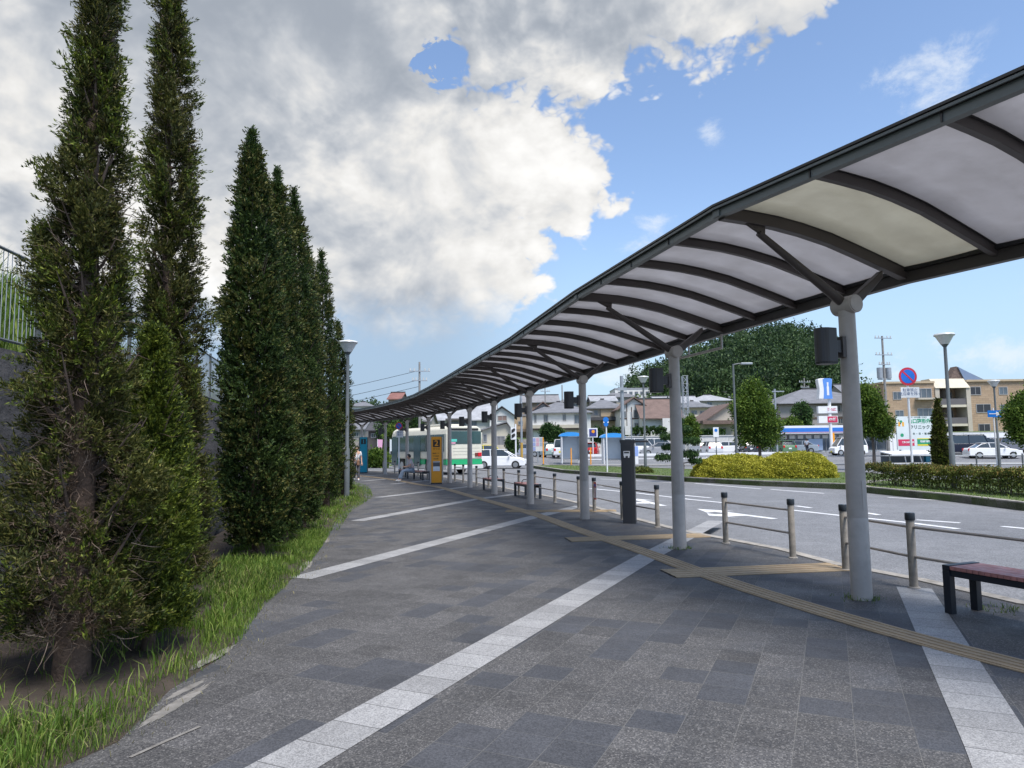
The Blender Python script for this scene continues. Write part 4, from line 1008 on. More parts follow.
# ------------------------------------------------------------------ conifers on the left
def twigs(rs, n, z0, z1, Rz, ln, th, lean=lambda z: (0, 0)):
    mb = MB()
    for _ in range(n):
        z = z0 + (z1 - z0) * rs.uniform() ** 1.5; a = rs.uniform(0, 2 * PI); r0 = Rz(z) * rs.uniform(0, .75); d = Vector((math.cos(a), math.sin(a), rs.uniform(-.5, .9))).normalized(); lx, ly = lean(z)
        p = Vector((r0 * math.cos(a) + lx, r0 * math.sin(a) + ly, z)); l_ = ln * rs.uniform(.4, 1.2); pts = [p]
        for k in range(3):
            d = (d + Vector(rs.normal(size=3)) * .35).normalized(); pts.append(pts[-1] + d * l_ / 3)
        mb.tube(pts, [th, th * .8, th * .6, th * .25], 3, False)
    return mb
def conifer(lab, x, y, H, Rf, nfr, Lf, k, leafL, leafW, mat, seed, z0=.25, trunk_r=.09, twn=0, lean=(0, 0), second=None, bare=None, lump=.22, gap=.0, group='tall clipped conifers on the verge', twz=None, upk=.75):
    rs = np.random.RandomState(seed); g = thing('conifer_tree', lab, 'conifer', (x, y, 0), 0, group)
    mb = MB(); pts = []; r = []
    for q in range(9):
        u = q / 8; pts.append((lean[0] * u + .03 * math.sin(u * 9 + seed), lean[1] * u + .03 * math.cos(u * 7), -.1 + u * H * .97)); r.append(trunk_r * (1 - .9 * u) * (1.25 if q == 0 else 1))
    mb.tube(pts, r, 10); mb.build('trunk', M['wood'], g, smooth=True)
    mb = MB()
    for _ in range(int(30 + H * 14)):
        z = rs.uniform(.3, H * .93); a = rs.uniform(0, 2 * PI); R = Rf(z / H, a); u = z / H
        p = Vector((lean[0] * u, lean[1] * u, z)); e = p + Vector((math.cos(a) * R * .95, math.sin(a) * R * .95, R * rs.uniform(.5, 1.6))); m_ = p.lerp(e, .5) + Vector((0, 0, -.06))
        mb.tube([p, m_, e], [trunk_r * .24 * (1 - u * .6), trunk_r * .14, .003], 4, False)
    mb.build('limb', M['twig2'], g)
    ph = rs.uniform(0, 6.28, 12); cs = []; outs = []; dead = []; tries = 0
    while len(cs) < nfr and tries < nfr * 14:
        tries += 1
        h = rs.uniform(z0 / H, 1.0); a = rs.uniform(0, 2 * PI); R = Rf(h, a)
        if rs.uniform() > (R / .6) ** .8 + .08: continue
        z = h * H
        lp = 1 + lump * (math.sin(3 * a + 2.6 * z + ph[0]) * .45 + math.sin(5 * a - 4.1 * z + ph[1]) * .4 + math.sin(2 * a + 7.3 * z + ph[2]) * .45 + math.sin(4 * a + 13 * z + ph[3]) * .3)
        gn = math.sin(2 * a + 5.1 * z + ph[4]) + math.sin(3 * a - 8.7 * z + ph[5]) + math.sin(5 * a + 3.1 * z + ph[6])
        if gap and gn > 1.9 - 3.0 * gap * rs.uniform(.5, 1): continue
        if bare is not None and bare(z, a, rs):
            if rs.uniform() < .75: q_ = R * rs.uniform(.15, .8); dead.append((math.cos(a) * q_ + lean[0] * h, math.sin(a) * q_ + lean[1] * h, z, math.cos(a), math.sin(a), .2))
            continue
        uu = rs.uniform(.2, 1.0); rr = R * lp * (uu ** .42) * (1.18 if rs.uniform() < .07 else 1)
        if bare is not None and uu < .42 and rs.uniform() < .6: dead.append((math.cos(a) * rr + lean[0] * h, math.sin(a) * rr + lean[1] * h, z, math.cos(a), math.sin(a), .3)); continue
        cs.append((math.cos(a) * rr + lean[0] * h, math.sin(a) * rr + lean[1] * h, z)); outs.append((math.cos(a), math.sin(a), 0))
    cs = np.array(cs); outs = np.array(outs); n = len(cs)
    d = outs * rs.uniform(.2, 1.1, n)[:, None] + rs.normal(size=(n, 3)) * .38; d[:, 2] += upk
    fronds('foliage', cs - outs * .05, d, Lf, k, leafL, leafW, mat, g, rs)
    if second:
        q = rs.uniform(size=n) < second[1]; m_ = int(q.sum()); cl = np.sin(cs[q][:, 0] * 9 + cs[q][:, 2] * 5) + np.sin(cs[q][:, 1] * 8 - cs[q][:, 2] * 4); q2 = np.where(q)[0][cl > -.3]
        fronds('new_growth', cs[q2] + outs[q2] * .02, d[q2], Lf * .9, k, leafL * .95, leafW, second[0], g, rs)
    if twn:
        tz = twz or (.3, H * .7); tw = twigs(rs, twn, tz[0], tz[1], lambda z: Rf(z / H, 0), .22, .0032, lambda z: (lean[0] * z / H, lean[1] * z / H)); tw.build('dead_twigs', M['twig'], g)
        if len(dead) > 5: dd = np.array(dead); e = dd[:, 3:] + rs.normal(size=(len(dd), 3)) * .5; fronds('dead_foliage', dd[:, :3], e, Lf * .8, max(6, k // 2), leafL * .9, leafW * .5, 'brown', g, rs, .5)
    return g
def px2m(px, Y): return px / F * Y
def prof(pts):   # pts (h fraction, radius)
    def f(h, a=0):
        for i in range(len(pts) - 1):
            if h <= pts[i + 1][0]: u = (h - pts[i][0]) / (pts[i + 1][0] - pts[i][0]); return pts[i][1] + (pts[i + 1][1] - pts[i][1]) * u
        return pts[-1][1]
    return f
def tA(h, a):
    b = prof([(0, .30), (.05, .44), (.14, .50), (.28, .34), (.38, .25), (.485, .24), (.55, .17), (.60, .15), (.70, .13), (.85, .10), (1, .02)])(h)
    lft = max(0, math.cos(a - PI)); return b * (1 + (.55 * lft if .40 < h < .53 else .12 * lft))
def bareA(z, a, rs):   # thinned-out side facing the path
    w_ = math.exp(-((z - 1.35) / .95) ** 2); q = math.exp(-(((a - 5.0 + PI) % (2 * PI) - PI) / .60) ** 2)
    return rs.uniform() < .96 * w_ * q or (z < .55 and rs.uniform() < .8 * (1 if q > .1 else .5))
def stand_at(px, py, Y, pxt, pyt, H):
    xb = A(px, py, Y)[0]; xt, _, zt = A(pxt, pyt, Y); return xb, (xt - xb) * H / zt
x_, l_ = stand_at(72, 688, 5.06, 95, 0, 6.9)
conifer('ragged tall conifer nearest the camera, brown twigs showing through its thin side', x_, 5.06, 6.9, tA, 9600, .11, 19, .036, .0095, 'thuja', 11, .35, trunk_r=.105, twn=1700, lean=(l_, .1), second=('thujab', .30), bare=bareA, lump=.42, gap=.62, twz=(.3, 3.6))
tB = prof([(0, .20), (.05, .30), (.27, .27), (.4, .26), (.53, .235), (.66, .185), (.785, .13), (.92, .10), (1, .02)])
x_, l_ = stand_at(174, 610, 6.95, 168, 0, 7.6)
conifer('slender ragged conifer behind the nearest one, rising beyond the top of the picture', x_, 6.95, 7.6, tB, 7600, .12, 17, .040, .0115, 'thuja', 12, .3, trunk_r=.09, twn=600, lean=(l_, .05), second=('thujab', .22), bare=lambda z, a, rs: False, lump=.42, gap=.52, twz=(.4, 5.6))
tS = prof([(0, .20), (.08, .34), (.35, .34), (.7, .23), (.9, .11), (1, .02)])
xs_, ys_, _ = A(150, 460, 5.75)
conifer('short bushy yellow green conifer tucked between the two ragged tall ones', xs_, 5.75, 2.58, tS, 4600, .11, 18, .036, .0105, 'thujab', 13, .22, trunk_r=.05, twn=200, second=('thujab', .75), lump=.24, gap=.1)
def fullp(R): return prof([(0, R * .45), (.04, R * .72), (.15, R * .98), (.35, R), (.6, R * .84), (.8, R * .55), (.93, R * .26), (1, R * .03)])
def pc(lab, pxb, pyb, px, pyt, Y, R, n, seed, second=('thuja', .45)):
    Zt = A(px, pyt, Y)[2]; x_, l_ = stand_at(pxb, pyb, Y, px, pyt, Zt)
    conifer(lab, x_, Y, Zt, fullp(R), int(n * 1.2), .14, 13, .052, .020, 'dark', seed, .22, trunk_r=.08, twn=120, lean=(l_, 0), second=second, lump=.17, twz=(.1, 1.0))
pc('dense dark conifer, first and widest of the clipped row beyond the ragged pair', 257, 562, 252, 133, 10.5, .50, 6800, 21)
pc('dense dark conifer, second of the clipped row', 283, 545, 277, 170, 12.0, .38, 4200, 22)
pc('dense dark conifer, third of the clipped row', 303, 540, 294, 191, 13.6, .42, 4000, 23)
pc('dense dark conifer, fourth of the clipped row half hidden by the third', 309, 520, 308, 248, 16.6, .38, 2800, 24)
pc('dense dark conifer with the lone pointed top, fifth of the clipped row', 326, 512, 321, 251, 19.0, .46, 3200, 25)
pc('dense dark conifer at the far end of the clipped row by the street lamp', 343, 497, 338, 322, 23.4, .42, 2600, 26)

# ------------------------------------------------------------------ grass
def grass(name, n, region, hmin, hmax, mat, seed, wd=.007, lean=.5):
    rs = np.random.RandomState(seed); P = []
    while len(P) < n:
        p = region(rs)
        if p is not None: P.append(p)
    P = np.array(P); n = len(P); h = rs.uniform(hmin, hmax, n) * P[:, 3]; a = rs.uniform(0, 2 * PI, n); b = rs.uniform(0, 2 * PI, n); le = rs.uniform(.1, lean, n) * h
    s = np.stack([np.cos(a), np.sin(a), 0 * a], 1) * (wd * P[:, 3])[:, None]; l_ = np.stack([np.cos(b), np.sin(b), 0 * b], 1)
    base = P[:, :3]; v = np.empty((n, 5, 3)); v[:, 0] = base - s * .6; v[:, 1] = base + s * .6
    mid = base + l_ * (le * .35)[:, None]; mid[:, 2] += h * .6; v[:, 2] = mid + s * .5; v[:, 3] = mid - s * .5
    tip = base + l_ * le[:, None]; tip[:, 2] += h * (1 - .25 * le / h); v[:, 4] = tip
    o = np.arange(n)[:, None] * 5; me = bpy.data.meshes.new(name); me.vertices.add(n * 5); me.vertices.foreach_set('co', v.reshape(-1))
    loops = (np.concatenate([o, o + 1, o + 2, o + 3, o + 3, o + 2, o + 4], 1)).reshape(-1).astype(np.int32)
    me.loops.add(n * 7); me.loops.foreach_set('vertex_index', loops); me.polygons.add(n * 2)
    ls = np.stack([np.arange(n) * 7, np.arange(n) * 7 + 4], 1).reshape(-1).astype(np.int32); lt = np.tile([4, 3], n).astype(np.int32)
    me.polygons.foreach_set('loop_start', ls); me.polygons.foreach_set('loop_total', lt); me.update(calc_edges=True)
    me.materials.append(L[mat]); ob = bpy.data.objects.new(name, me); COL.objects.link(ob); return tag(ob, kind='stuff')
TR = [(-3.0, 5.06), (-3.36, 6.95), (-3.75, 10.5)]
def verge_region(y0, y1, f0, f1, dens=None, up=1.0):
    def r_(rs):
        j = rs.uniform(0, K - 1.001); i = int(j); p = sl[i].lerp(sl[i + 1], j - i); q = sw[i].lerp(sw[i + 1], j - i)
        f = f0 + (f1 - f0) * rs.uniform(); pt = p.lerp(q, f)
        if not (y0 < pt.y < y1): return None
        nz = math.sin(pt.x * 5.3 + pt.y * 2.1) * .5 + math.sin(pt.y * 4.7 - pt.x * 3) * .35 + math.sin(pt.x * 13 + pt.y * 11) * .3
        if rs.uniform() > .62 + .55 * nz: return None
        for tx_, ty_ in TR:
            if (pt.x - tx_) ** 2 + (pt.y - ty_) ** 2 < .45 ** 2 and rs.uniform() < .85: return None
        if 4.3 < pt.y < 6.4 and f > .12 and rs.uniform() < .80: return None     # bare litter under the nearest tree
        return (pt.x, pt.y, .01 + .05 * f, up * (.55 + .6 * rs.uniform()) * (1 if f > .08 else .6))
    return r_
g1 = grass('verge_grass', 10500, verge_region(1.5, 6.4, -.02, .8), .05, .22, 'grass', 5, .0065, .9); g1['label'] = 'long green grass along the edge of the footpath'
g2 = grass('verge_grass', 25000, verge_region(6.0, 14, -.03, .60), .04, .165, 'grass', 6, .008, .7); g2['label'] = 'green grass around the clipped conifers'
g3 = grass('verge_grass', 18000, verge_region(14, 34, -.10, .8), .04, .16, 'grass', 7, .014, .7); g3['label'] = 'short grass at the far end of the verge'
g4 = grass('dry_weeds', 2600, verge_region(2, 26, -.13, .25), .02, .09, 'dry', 8, .006, 1.4); g4['label'] = 'dry weeds creeping over the paving edge'
g5 = grass('dry_weeds', 2600, verge_region(3.5, 9, .1, .9), .03, .22, 'dry', 9, .004, 1.6); g5['label'] = 'dead stalks and litter under the ragged conifers'
def bank_region(rs):
    j = rs.uniform(0, K * .82); i = int(j); o_ = rs.uniform(.9, 4.8) ; p = bank_pt(i, o_)
    fd = BF(sw[i].y)
    z = np.interp(o_, [a for a, b in off], [b for a, b in off]); return (p.x, p.y, 2.6 + (z - 2.6) * (.35 + .65 * fd) - .02, 1.0)
g6 = grass('bank_grass', 42000, bank_region, .25, .75, 'grass', 10, .016, .55); g6['label'] = 'tall bright grass on the bank behind the bar fence'
def isl_region(poly):
    xs_ = [p[0] for p in poly]; ys_ = [p[1] for p in poly]
    def inside(x, y):
        c = False; n = len(poly); j = n - 1
        for i in range(n):
            xi, yi = poly[i]; xj, yj = poly[j]
            if (yi > y) != (yj > y) and x < (xj - xi) * (y - yi) / (yj - yi) + xi: c = not c
            j = i
        return c
    def r_(rs):
        x = rs.uniform(min(xs_), max(xs_)); y = rs.uniform(min(ys_), max(ys_))
        return (x, y, ROADZ + .11, 1.0) if inside(x, y) else None
    return r_
g7 = grass('island_grass', 26000, isl_region(isl1), .05, .14, 'grass', 14, .03, .8); g7['label'] = 'mown grass on the traffic island with the golden mound'
g8 = grass('island_grass', 22000, isl_region(isl2), .06, .2, 'grass', 15, .02, .8); g8['label'] = 'grass on the traffic island around the low hedge'
# weeds at column feet
def foot(spots):
    def r_(rs):
        c = spots[rs.randint(len(spots))]; a = rs.uniform(0, 2 * PI); q = rs.uniform(.09, .14 + .12 * (rs.uniform() < .2)); return (c[0] + q * math.cos(a) * 1.3, c[1] + q * math.sin(a), 0, 1)
    return r_
g9 = grass('column_weeds', 420, foot([(COLS[2][0], COLS[2][1]), (COLS[3][0], COLS[3][1]), (bl[0] + .55, bl[1] + .1)]), .015, .07, 'grass', 16, .004, 1.2); g9['label'] = 'tiny weeds growing round the feet of the nearest columns'

# ------------------------------------------------------------------ broad trees, hedges, shrubs
def crown_cloud(rs, ell, n, per, spread, shell=.55):
    cs = []; outs = []; tot = sum(e[3] * e[4] * e[5] for e in ell)
    for e in ell:
        k = int(n * e[3] * e[4] * e[5] / tot); u = rnd_unit(rs, k); r = rs.uniform(shell ** 3, 1, k) ** (1 / 3)
        lob = 1 + .12 * np.sin(u[:, 0] * 6 + e[0]) + .12 * np.sin(u[:, 2] * 7 + e[1]) + .08 * np.sin(u[:, 1] * 11)
        p = u * (r * lob)[:, None] * np.array(e[3:6]) + np.array(e[:3]); cs.append(p); outs.append(u)
    cs = np.concatenate(cs); outs = np.concatenate(outs); return clumped(rs, cs, per, spread, outs * .8, .3, .8)
def broadtree(name, lab, x, y, z0, trunk_h, ell, n, per, L_, W_, mat, seed, tr=.1, spread=.2, cat='tree', group=None, spire=None):
    rs = np.random.RandomState(seed); g = thing(name, lab, cat, (x, y, z0), 0, group)
    top = max(e[2] + e[5] for e in ell)
    mb = MB(); mb.tube([(0, 0, -.2), (.03, 0, trunk_h * .5), (0, .02, trunk_h), (.02, 0, top * .8)], [tr * 1.3, tr, tr * .85, tr * .2], 9); mb.build('trunk', M['bark2'], g, smooth=True)
    mb = MB()
    for _ in range(22):
        e = ell[rs.randint(len(ell))]; u = rnd_unit(rs, 1)[0]; p = Vector((0, 0, rs.uniform(trunk_h * .85, top * .6))); q = Vector((e[0] + u[0] * e[3] * .8, e[1] + u[1] * e[4] * .8, max(p.z + .2, e[2] + u[2] * e[5] * .8)))
        mb.tube([p, p.lerp(q, .5) + Vector((0, 0, -.08 * top * .3)), q], [tr * .45, tr * .28, .01], 5, False)
    mb.build('limb', M['bark2'], g)
    c, d = crown_cloud(rs, ell, n, per, spread)
    if spire is not None:   # upright shoots
        k = rs.randint(0, len(c), spire); s_ = c[k] * 1.0; s_[:, 2] += rs.uniform(.1, .5, spire); c = np.concatenate([c, s_]); dd = np.tile([[0, 0, 1.]], (spire, 1)) + rs.normal(size=(spire, 3)) * .25; d = np.concatenate([d, dd])
    leaves('crown', c, d, L_, W_, L[mat], g, rs); return g
def at_px(px, py, Y): return A(px, py, Y)
x, y, z = A(760, 463, 52); k = 52 / F
broadtree('street_tree', 'bright green upright tree on a thin trunk behind the golden mound', x, y, 0, 1.7, [(-.3, 0, 26 * k + 1.7, 20 * k, 18 * k, 30 * k), (.2, 0, 16 * k + 1.5, 21.5 * k, 18 * k, 19 * k), (-.2, 0, 44 * k + 1.5, 14 * k, 12 * k, 22 * k)], 1500, 14, .19, .10, 'ginkgo', 31, .11, .16, spire=900)
x, y, z = A(874, 462, 44); k = 44 / F
broadtree('street_tree', 'round crowned tree just right of the nearest column, small sign on its trunk', x, y, 0, 1.9, [(-.1, 0, 24 * k + 1.9, 15 * k, 14 * k, 22 * k), (.25, 0, 12 * k + 1.9, 18 * k, 15 * k, 13 * k), (-.3, 0, 40 * k + 1.9, 9 * k, 9 * k, 13 * k)], 1000, 14, .16, .09, 'ginkgo', 32, .09, .14, spire=500)
x, y, z = A(1037, 462, 36); k = 36 / F
broadtree('street_tree', 'bright green tree cut by the right edge of the picture', x, y, 0, 1.5, [(0, 0, 24 * k + 1.3, 23 * k, 20 * k, 24 * k), (.2, 0, 40 * k + 1.3, 15 * k, 13 * k, 20 * k), (-.5, 0, 34 * k + 1.3, 13 * k, 12 * k, 15 * k)], 1500, 14, .15, .08, 'ginkgo', 33, .1, .14, spire=900)
x, y, z = A(941, 462, 42)
h_ = A(938, 400, 42)[2]
conifer('narrow pointed conifer beside the clinic billboard', x, y, h_, prof([(0, .25), (.1, .42), (.4, .36), (.75, .20), (1, .02)]), 2200, .22, 9, .12, .06, 'thuja', 34, .1, trunk_r=.07, second=('thujab', .4), lump=.12, group=None)
# niwaki pine on the island
x, y, z = A(681, 470, 33); g = thing('island_pine', 'small layered garden pine behind the second column', 'pine', (x, y, 0)); rs = np.random.RandomState(40)
k = 33 / F; mb = MB(); mb.tube([(0, 0, -.15), (.1, 0, .6), (-.12, .05, 1.3), (.1, 0, 2.0), (.02, 0, 2.5)], [.09, .08, .065, .05, .02], 8); mb.build('trunk', M['bark2'], g, smooth=True)
pads = [(-16, 14, 9), (9, 17, 10), (-8, 24, 9), (11, 30, 9), (-13, 34, 7), (3, 42, 9), (-2, 50, 6), (15, 10, 6)]; mb = MB(); C_ = []
for a, b, r_ in pads:
    cz = b * k + .35; mb.tube([(0, 0, cz - .12), (a * k, 0, cz)], [.035, .015], 5, False); u = rnd_unit(rs, 260) * np.array([r_ * k * .85, r_ * k * .85, r_ * k * .22]) + np.array([a * k, rs.uniform(-.2, .2), cz]); C_.append(u)
mb.build('limb', M['bark2'], g); c, d = clumped(rs, np.concatenate(C_), 5, .05, None, .8, .8); leaves('foliage', c, d, .12, .035, L['broad'], g, rs)
# golden mound
def mound(name, lab, lobes, n, L_, W_, mat, seed, cat='shrub', mat2=None):
    rs = np.random.RandomState(seed); bx, by = lobes[0][0], lobes[0][1]; g = thing(name, lab, cat, (bx, by, ROADZ + .12))
    mb = MB()
    for (x, y, rx, ry, rz) in lobes:
        for _ in range(int(26)):
            a = rs.uniform(0, 6.28); q = rs.uniform(0, .85); mb.tube([(0, 0, -.1), (x - bx, y - by, .05), (x - bx + rx * q * math.cos(a), y - by + ry * q * math.sin(a), rz * math.sqrt(1 - q * q) * .9)], [.03, .025, .008], 4, False)
    tag(mb.build('stems', M['twig2'], g), kind='stuff'); P_ = []; O_ = []; tot = sum(l[2] * l[3] for l in lobes)
    for (x, y, rx, ry, rz) in lobes:
        m_ = int(n * rx * ry / tot); u = rnd_unit(rs, m_); u[:, 2] = np.abs(u[:, 2]); sh = rs.uniform(.90, 1.0, m_); b_ = 1 + .02 * np.sin(u[:, 0] * 17 + 3 * u[:, 1]) + .02 * np.sin(u[:, 2] * 19 + 8 * u[:, 0]) + .012 * np.sin(31 * u[:, 0] - 23 * u[:, 1])
        ex = .84; p = np.sign(u) * np.abs(u) ** ex; p = p * (sh * b_)[:, None] * np.array([rx, ry, rz]) + np.array([x - bx, y - by, -.02]); P_.append(p); O_.append(u)
    P_ = np.concatenate(P_); O_ = np.concatenate(O_); c, d = clumped(rs, P_, 4, .025, O_ * .3, .25, 1.0); leaves('foliage', c, d, L_, W_, L[mat], g, rs); return g
m1 = A(727, 468, 34.0); m2 = A(794, 468, 33.2); k = 33.5 / F
mound('golden_shrub', 'wide golden yellow clipped shrub mound in two humps on the traffic island', [(m1[0] + .15, 33.4, 42 * k, 1.5, 1.12), (m2[0] - .3, 32.3, 37 * k, 1.45, 1.22), ((m1[0] + m2[0]) / 2, 32.5, 26 * k, 1.25, .92)], 34000, .075, .035, 'gold', 41)
sh = G(619, 469, -.0); mound('small_shrub', 'low green shrub on the island grass left of the dark pillar', [(sh[0], 39.5, .75, .5, .42)], 700, .10, .05, 'hedge', 42)
# low hedge on the right island
def hedge(name, lab, pts, wd, h, z0, n, mat, seed, tip=None, L_=.07, W_=.04, stems=True, jag=.06):
    rs = np.random.RandomState(seed); P_ = sample(pts, 60); o_ = (pts[0][0], pts[0][1], z0); g = thing(name, lab, 'hedge', o_); P2 = np.array([(p.x, p.y) for p in P_])
    i = rs.randint(0, 59, n); u = rs.uniform(size=n); b = P2[i] * (1 - u)[:, None] + P2[i + 1] * u[:, None]; dr = P2[i + 1] - P2[i]; dr /= np.linalg.norm(dr, axis=1)[:, None]; nr = np.stack([dr[:, 1], -dr[:, 0]], 1)
    sd_ = rs.uniform(-1, 1, n); zz = rs.uniform(0, 1, n) ; f = rs.randint(0, 3, n); sd_ = np.where(f == 0, np.sign(sd_) * rs.uniform(.75, 1, n), sd_); zz = np.where(f != 0, rs.uniform(.82, 1, n), zz)
    zz = np.where((f == 0) & (zz < .3) & (rs.uniform(size=n) < .6), zz + .4, zz)
    along = (i + u); top = 1 + jag * np.sin(along * 1.9) + jag * np.sin(along * .83 + 1) + rs.normal(size=n) * .02
    c = np.stack([b[:, 0] + nr[:, 0] * sd_ * wd / 2, b[:, 1] + nr[:, 1] * sd_ * wd / 2, zz * h * top], 1) - np.array([o_[0], o_[1], 0])
    cc, d = clumped(rs, c, 3, .035, None, .6, .9); leaves('foliage', cc, d, L_, W_, L[mat], g, rs)
    if tip:
        k_ = (f != 0) & (rs.uniform(size=n) < .65); cc, d = clumped(rs, c[k_] + np.array([0, 0, .025]), 2, .03, None, 1., .6); leaves('new_growth', cc, d, L_ * .9, W_ * .9, L[tip], g, rs)
    if stems:
        mb = MB()
        for _ in range(int(len(pts) * 0 + n / 60)):
            q = P_[rs.randint(60)]; s_ = rs.uniform(-wd * .4, wd * .4); q0 = Vector((q.x + s_ * .3 - o_[0], q.y + s_ - o_[1], -.05)); mb.tube([q0, q0 + Vector((rs.uniform(-.15, .15), rs.uniform(-.1, .1), h * .8))], [.012, .006], 4, False)
        tag(mb.build('stems', M['bark2'], g), kind='stuff')
    return g
hp = [G(877, 487), G(935, 490.5), G(1000, 496.5), (14.4, 15.5), (18.5, 11.5)]
hedge('low_hedge', 'low clipped hedge with reddish tips along the right traffic island', [(p[0] + .35, p[1] + .8) for p in hp], 1.1, .72, 0, 19000, 'hedge', 43, 'hedger')
# hedges above the car park wall
a = A(606, 431, 98)[0]; b = A(666, 431, 98)[0]
hedge('clipped_hedge', 'dark green clipped hedge above the white wall below the half timbered house', [(a, 98), (b, 98)], 1.0, 1.3, 2.6, 1300, 'broad', 44, None, .35, .22, False, .1)
a = A(689, 434, 98)[0]; b = A(724, 434, 98)[0]
hedge('clipped_hedge', 'dark green clipped hedge above the white wall below the brown gabled house', [(a, 98), (b, 98)], 1.0, 1.0, 2.5, 800, 'broad', 45, None, .35, .22, False, .05)
def bush(lab, px, py, Y, r, h, seed, mat='broad', z0=None):
    r *= .55; h *= .85
    x, y, z = A(px, py, Y); z0 = z if z0 is None else z0
    return broadtree('garden_bush', lab, x, y, z0, h * .3, [(0, 0, h * .55, r, r * .8, h * .5), (r * .5, 0, h * .4, r * .6, r * .6, h * .38)], 380, 12, .26, .16, mat, seed, .06, .16, 'shrub')
bush('dark green bush in front of the big white house', 556, 443, 92, 2.0, 2.4, 50); bush('green bush left of the big white house veranda', 548, 442, 91, 1.6, 2.6, 51)
bush('green bush behind the blue roofed kiosk', 597, 442, 93, 1.4, 2.0, 52); bush('dark green garden tree against the grey building above the store', 803, 430, 100, 2.4, 4.6, 53); bush('pale green bush left of the grey building garden tree', 792, 431, 98, 2.2, 2.0, 54, 'ginkgo')
bush('green garden tree behind the second column', 691, 442, 90, 1.9, 3.6, 55, 'ginkgo'); bush('green shrub under the far end of the canopy', 396, 452, 75, 2.2, 3.2, 56, 'ginkgo'); bush('dark green tree under the far end of the canopy', 388, 446, 90, 2.6, 5.0, 57)
bush('yellow green shrub beside the teal stop board', 376, 468, 62, 2.0, 1.7, 58, 'ginkgo', -.1); bush('green shrub behind the bus', 410, 440, 95, 3.0, 4.5, 59); bush('dark shrub by the cream gabled house', 512, 452, 80, .9, 2.0, 60)

# ------------------------------------------------------------------ woods on the hills
def woods(name, lab, n, xr, yr, cond, mat, seed, rmin, rmax, per=9, L_=1.2):
    rs = np.random.RandomState(seed); Cn = []; O_ = []; k = 0
    while k < n:
        x = rs.uniform(*xr); y = rs.uniform(*yr)
        if not cond(x, y): continue
        k += 1; r = rs.uniform(rmin, rmax); z = TZ(x, y) + r * rs.uniform(.5, 1.1); u = rnd_unit(rs, 95); u[:, 2] = np.abs(u[:, 2]) * 1.1 - .25
        lob = 1 + .22 * np.sin(u[:, 0] * 5 + x) + .2 * np.sin(u[:, 1] * 6 + y) + .1 * rs.normal(size=95); Cn.append(u * (r * lob)[:, None] + np.array([x, y, z])); O_.append(u)
    c, d = clumped(rs, np.concatenate(Cn), per, .55, np.concatenate(O_) * .8, .3, .8); o = leaves(name, c, d, L_, L_ * .6, L[mat], None, rs); tag(o, lab, None, None, 'stuff'); return o
woods('hill_woods', 'dark green wood covering the hill behind the houses', 330, (34, 124), (160, 232), lambda x, y: TZ(x, y) > 7.0 and .19 * y < x < .435 * y, 'wood', 70, 3.6, 7.2, 14, .7)
woods('hill_woods', 'lighter green trees on the left shoulder of the wooded hill', 70, (26, 60), (150, 190), lambda x, y: TZ(x, y) > 5.0, 'woodl', 71, 2.2, 4.0, 10, .7)
woods('hill_woods', 'distant low wood on the far left skyline', 60, (-110, -40), (200, 240), lambda x, y: True, 'wood', 72, 2.5, 4.2, 9, .8)
woods('hill_woods', 'scattered greenery among the far houses', 60, (-40, 60), (128, 160), lambda x, y: True, 'woodl', 73, 1.0, 1.8, 6, .6)

# ------------------------------------------------------------------ houses
rooft = {k: mk('roof_tile_' + k, c, .75, var=.22, vs=1.2, bump=.5, bs=6, bd=.05) for k, c in dict(grey=(.15, .155, .17), light=(.30, .31, .33), dark=(.055, .055, .062), brown=(.14, .095, .08), red=(.20, .09, .075), mid=(.20, .20, .21)).items()}
wall = {k: mk('render_' + k, c, .85, var=.08, vs=.8, dirt=.15) for k, c in dict(white=(.62, .62, .60), cream=(.52, .48, .38), tan=(.42, .33, .22), beige=(.44, .40, .33), grey=(.30, .28, .275), brown=(.26, .20, .15), dark=(.10, .09, .085)).items()}
wframe = paint((.30, .30, .30), .5); wglass = mk('window_glass', (.07, .09, .11), .08, var=.5, vs=.5, spec=.9); dbrown = paint((.09, .06, .05), .6); shut = paint((.22, .15, .13), .6)
def window(g, x0, z0, x1, z1, yf, glass=None, bars=1):
    f = MB(); t = .09
    f.b2(x0, yf - .06, z0, x0 + t, yf + .02, z1); f.b2(x1 - t, yf - .06, z0, x1, yf + .02, z1); f.b2(x0 + t, yf - .06, z1 - t, x1 - t, yf + .02, z1); f.b2(x0 + t, yf - .06, z0, x1 - t, yf + .02, z0 + t)
    for k in range(bars): xm = x0 + (x1 - x0) * (k + 1) / (bars + 1); f.b2(xm - .03, yf - .05, z0 + t, xm + .03, yf - .01, z1 - t)
    w_ = f.build('window', wframe, g); p = MB(); p.b2(x0 + t, yf - .022, z0 + t, x1 - t, yf - .012, z1 - t); p.build('pane', glass or wglass, w_)
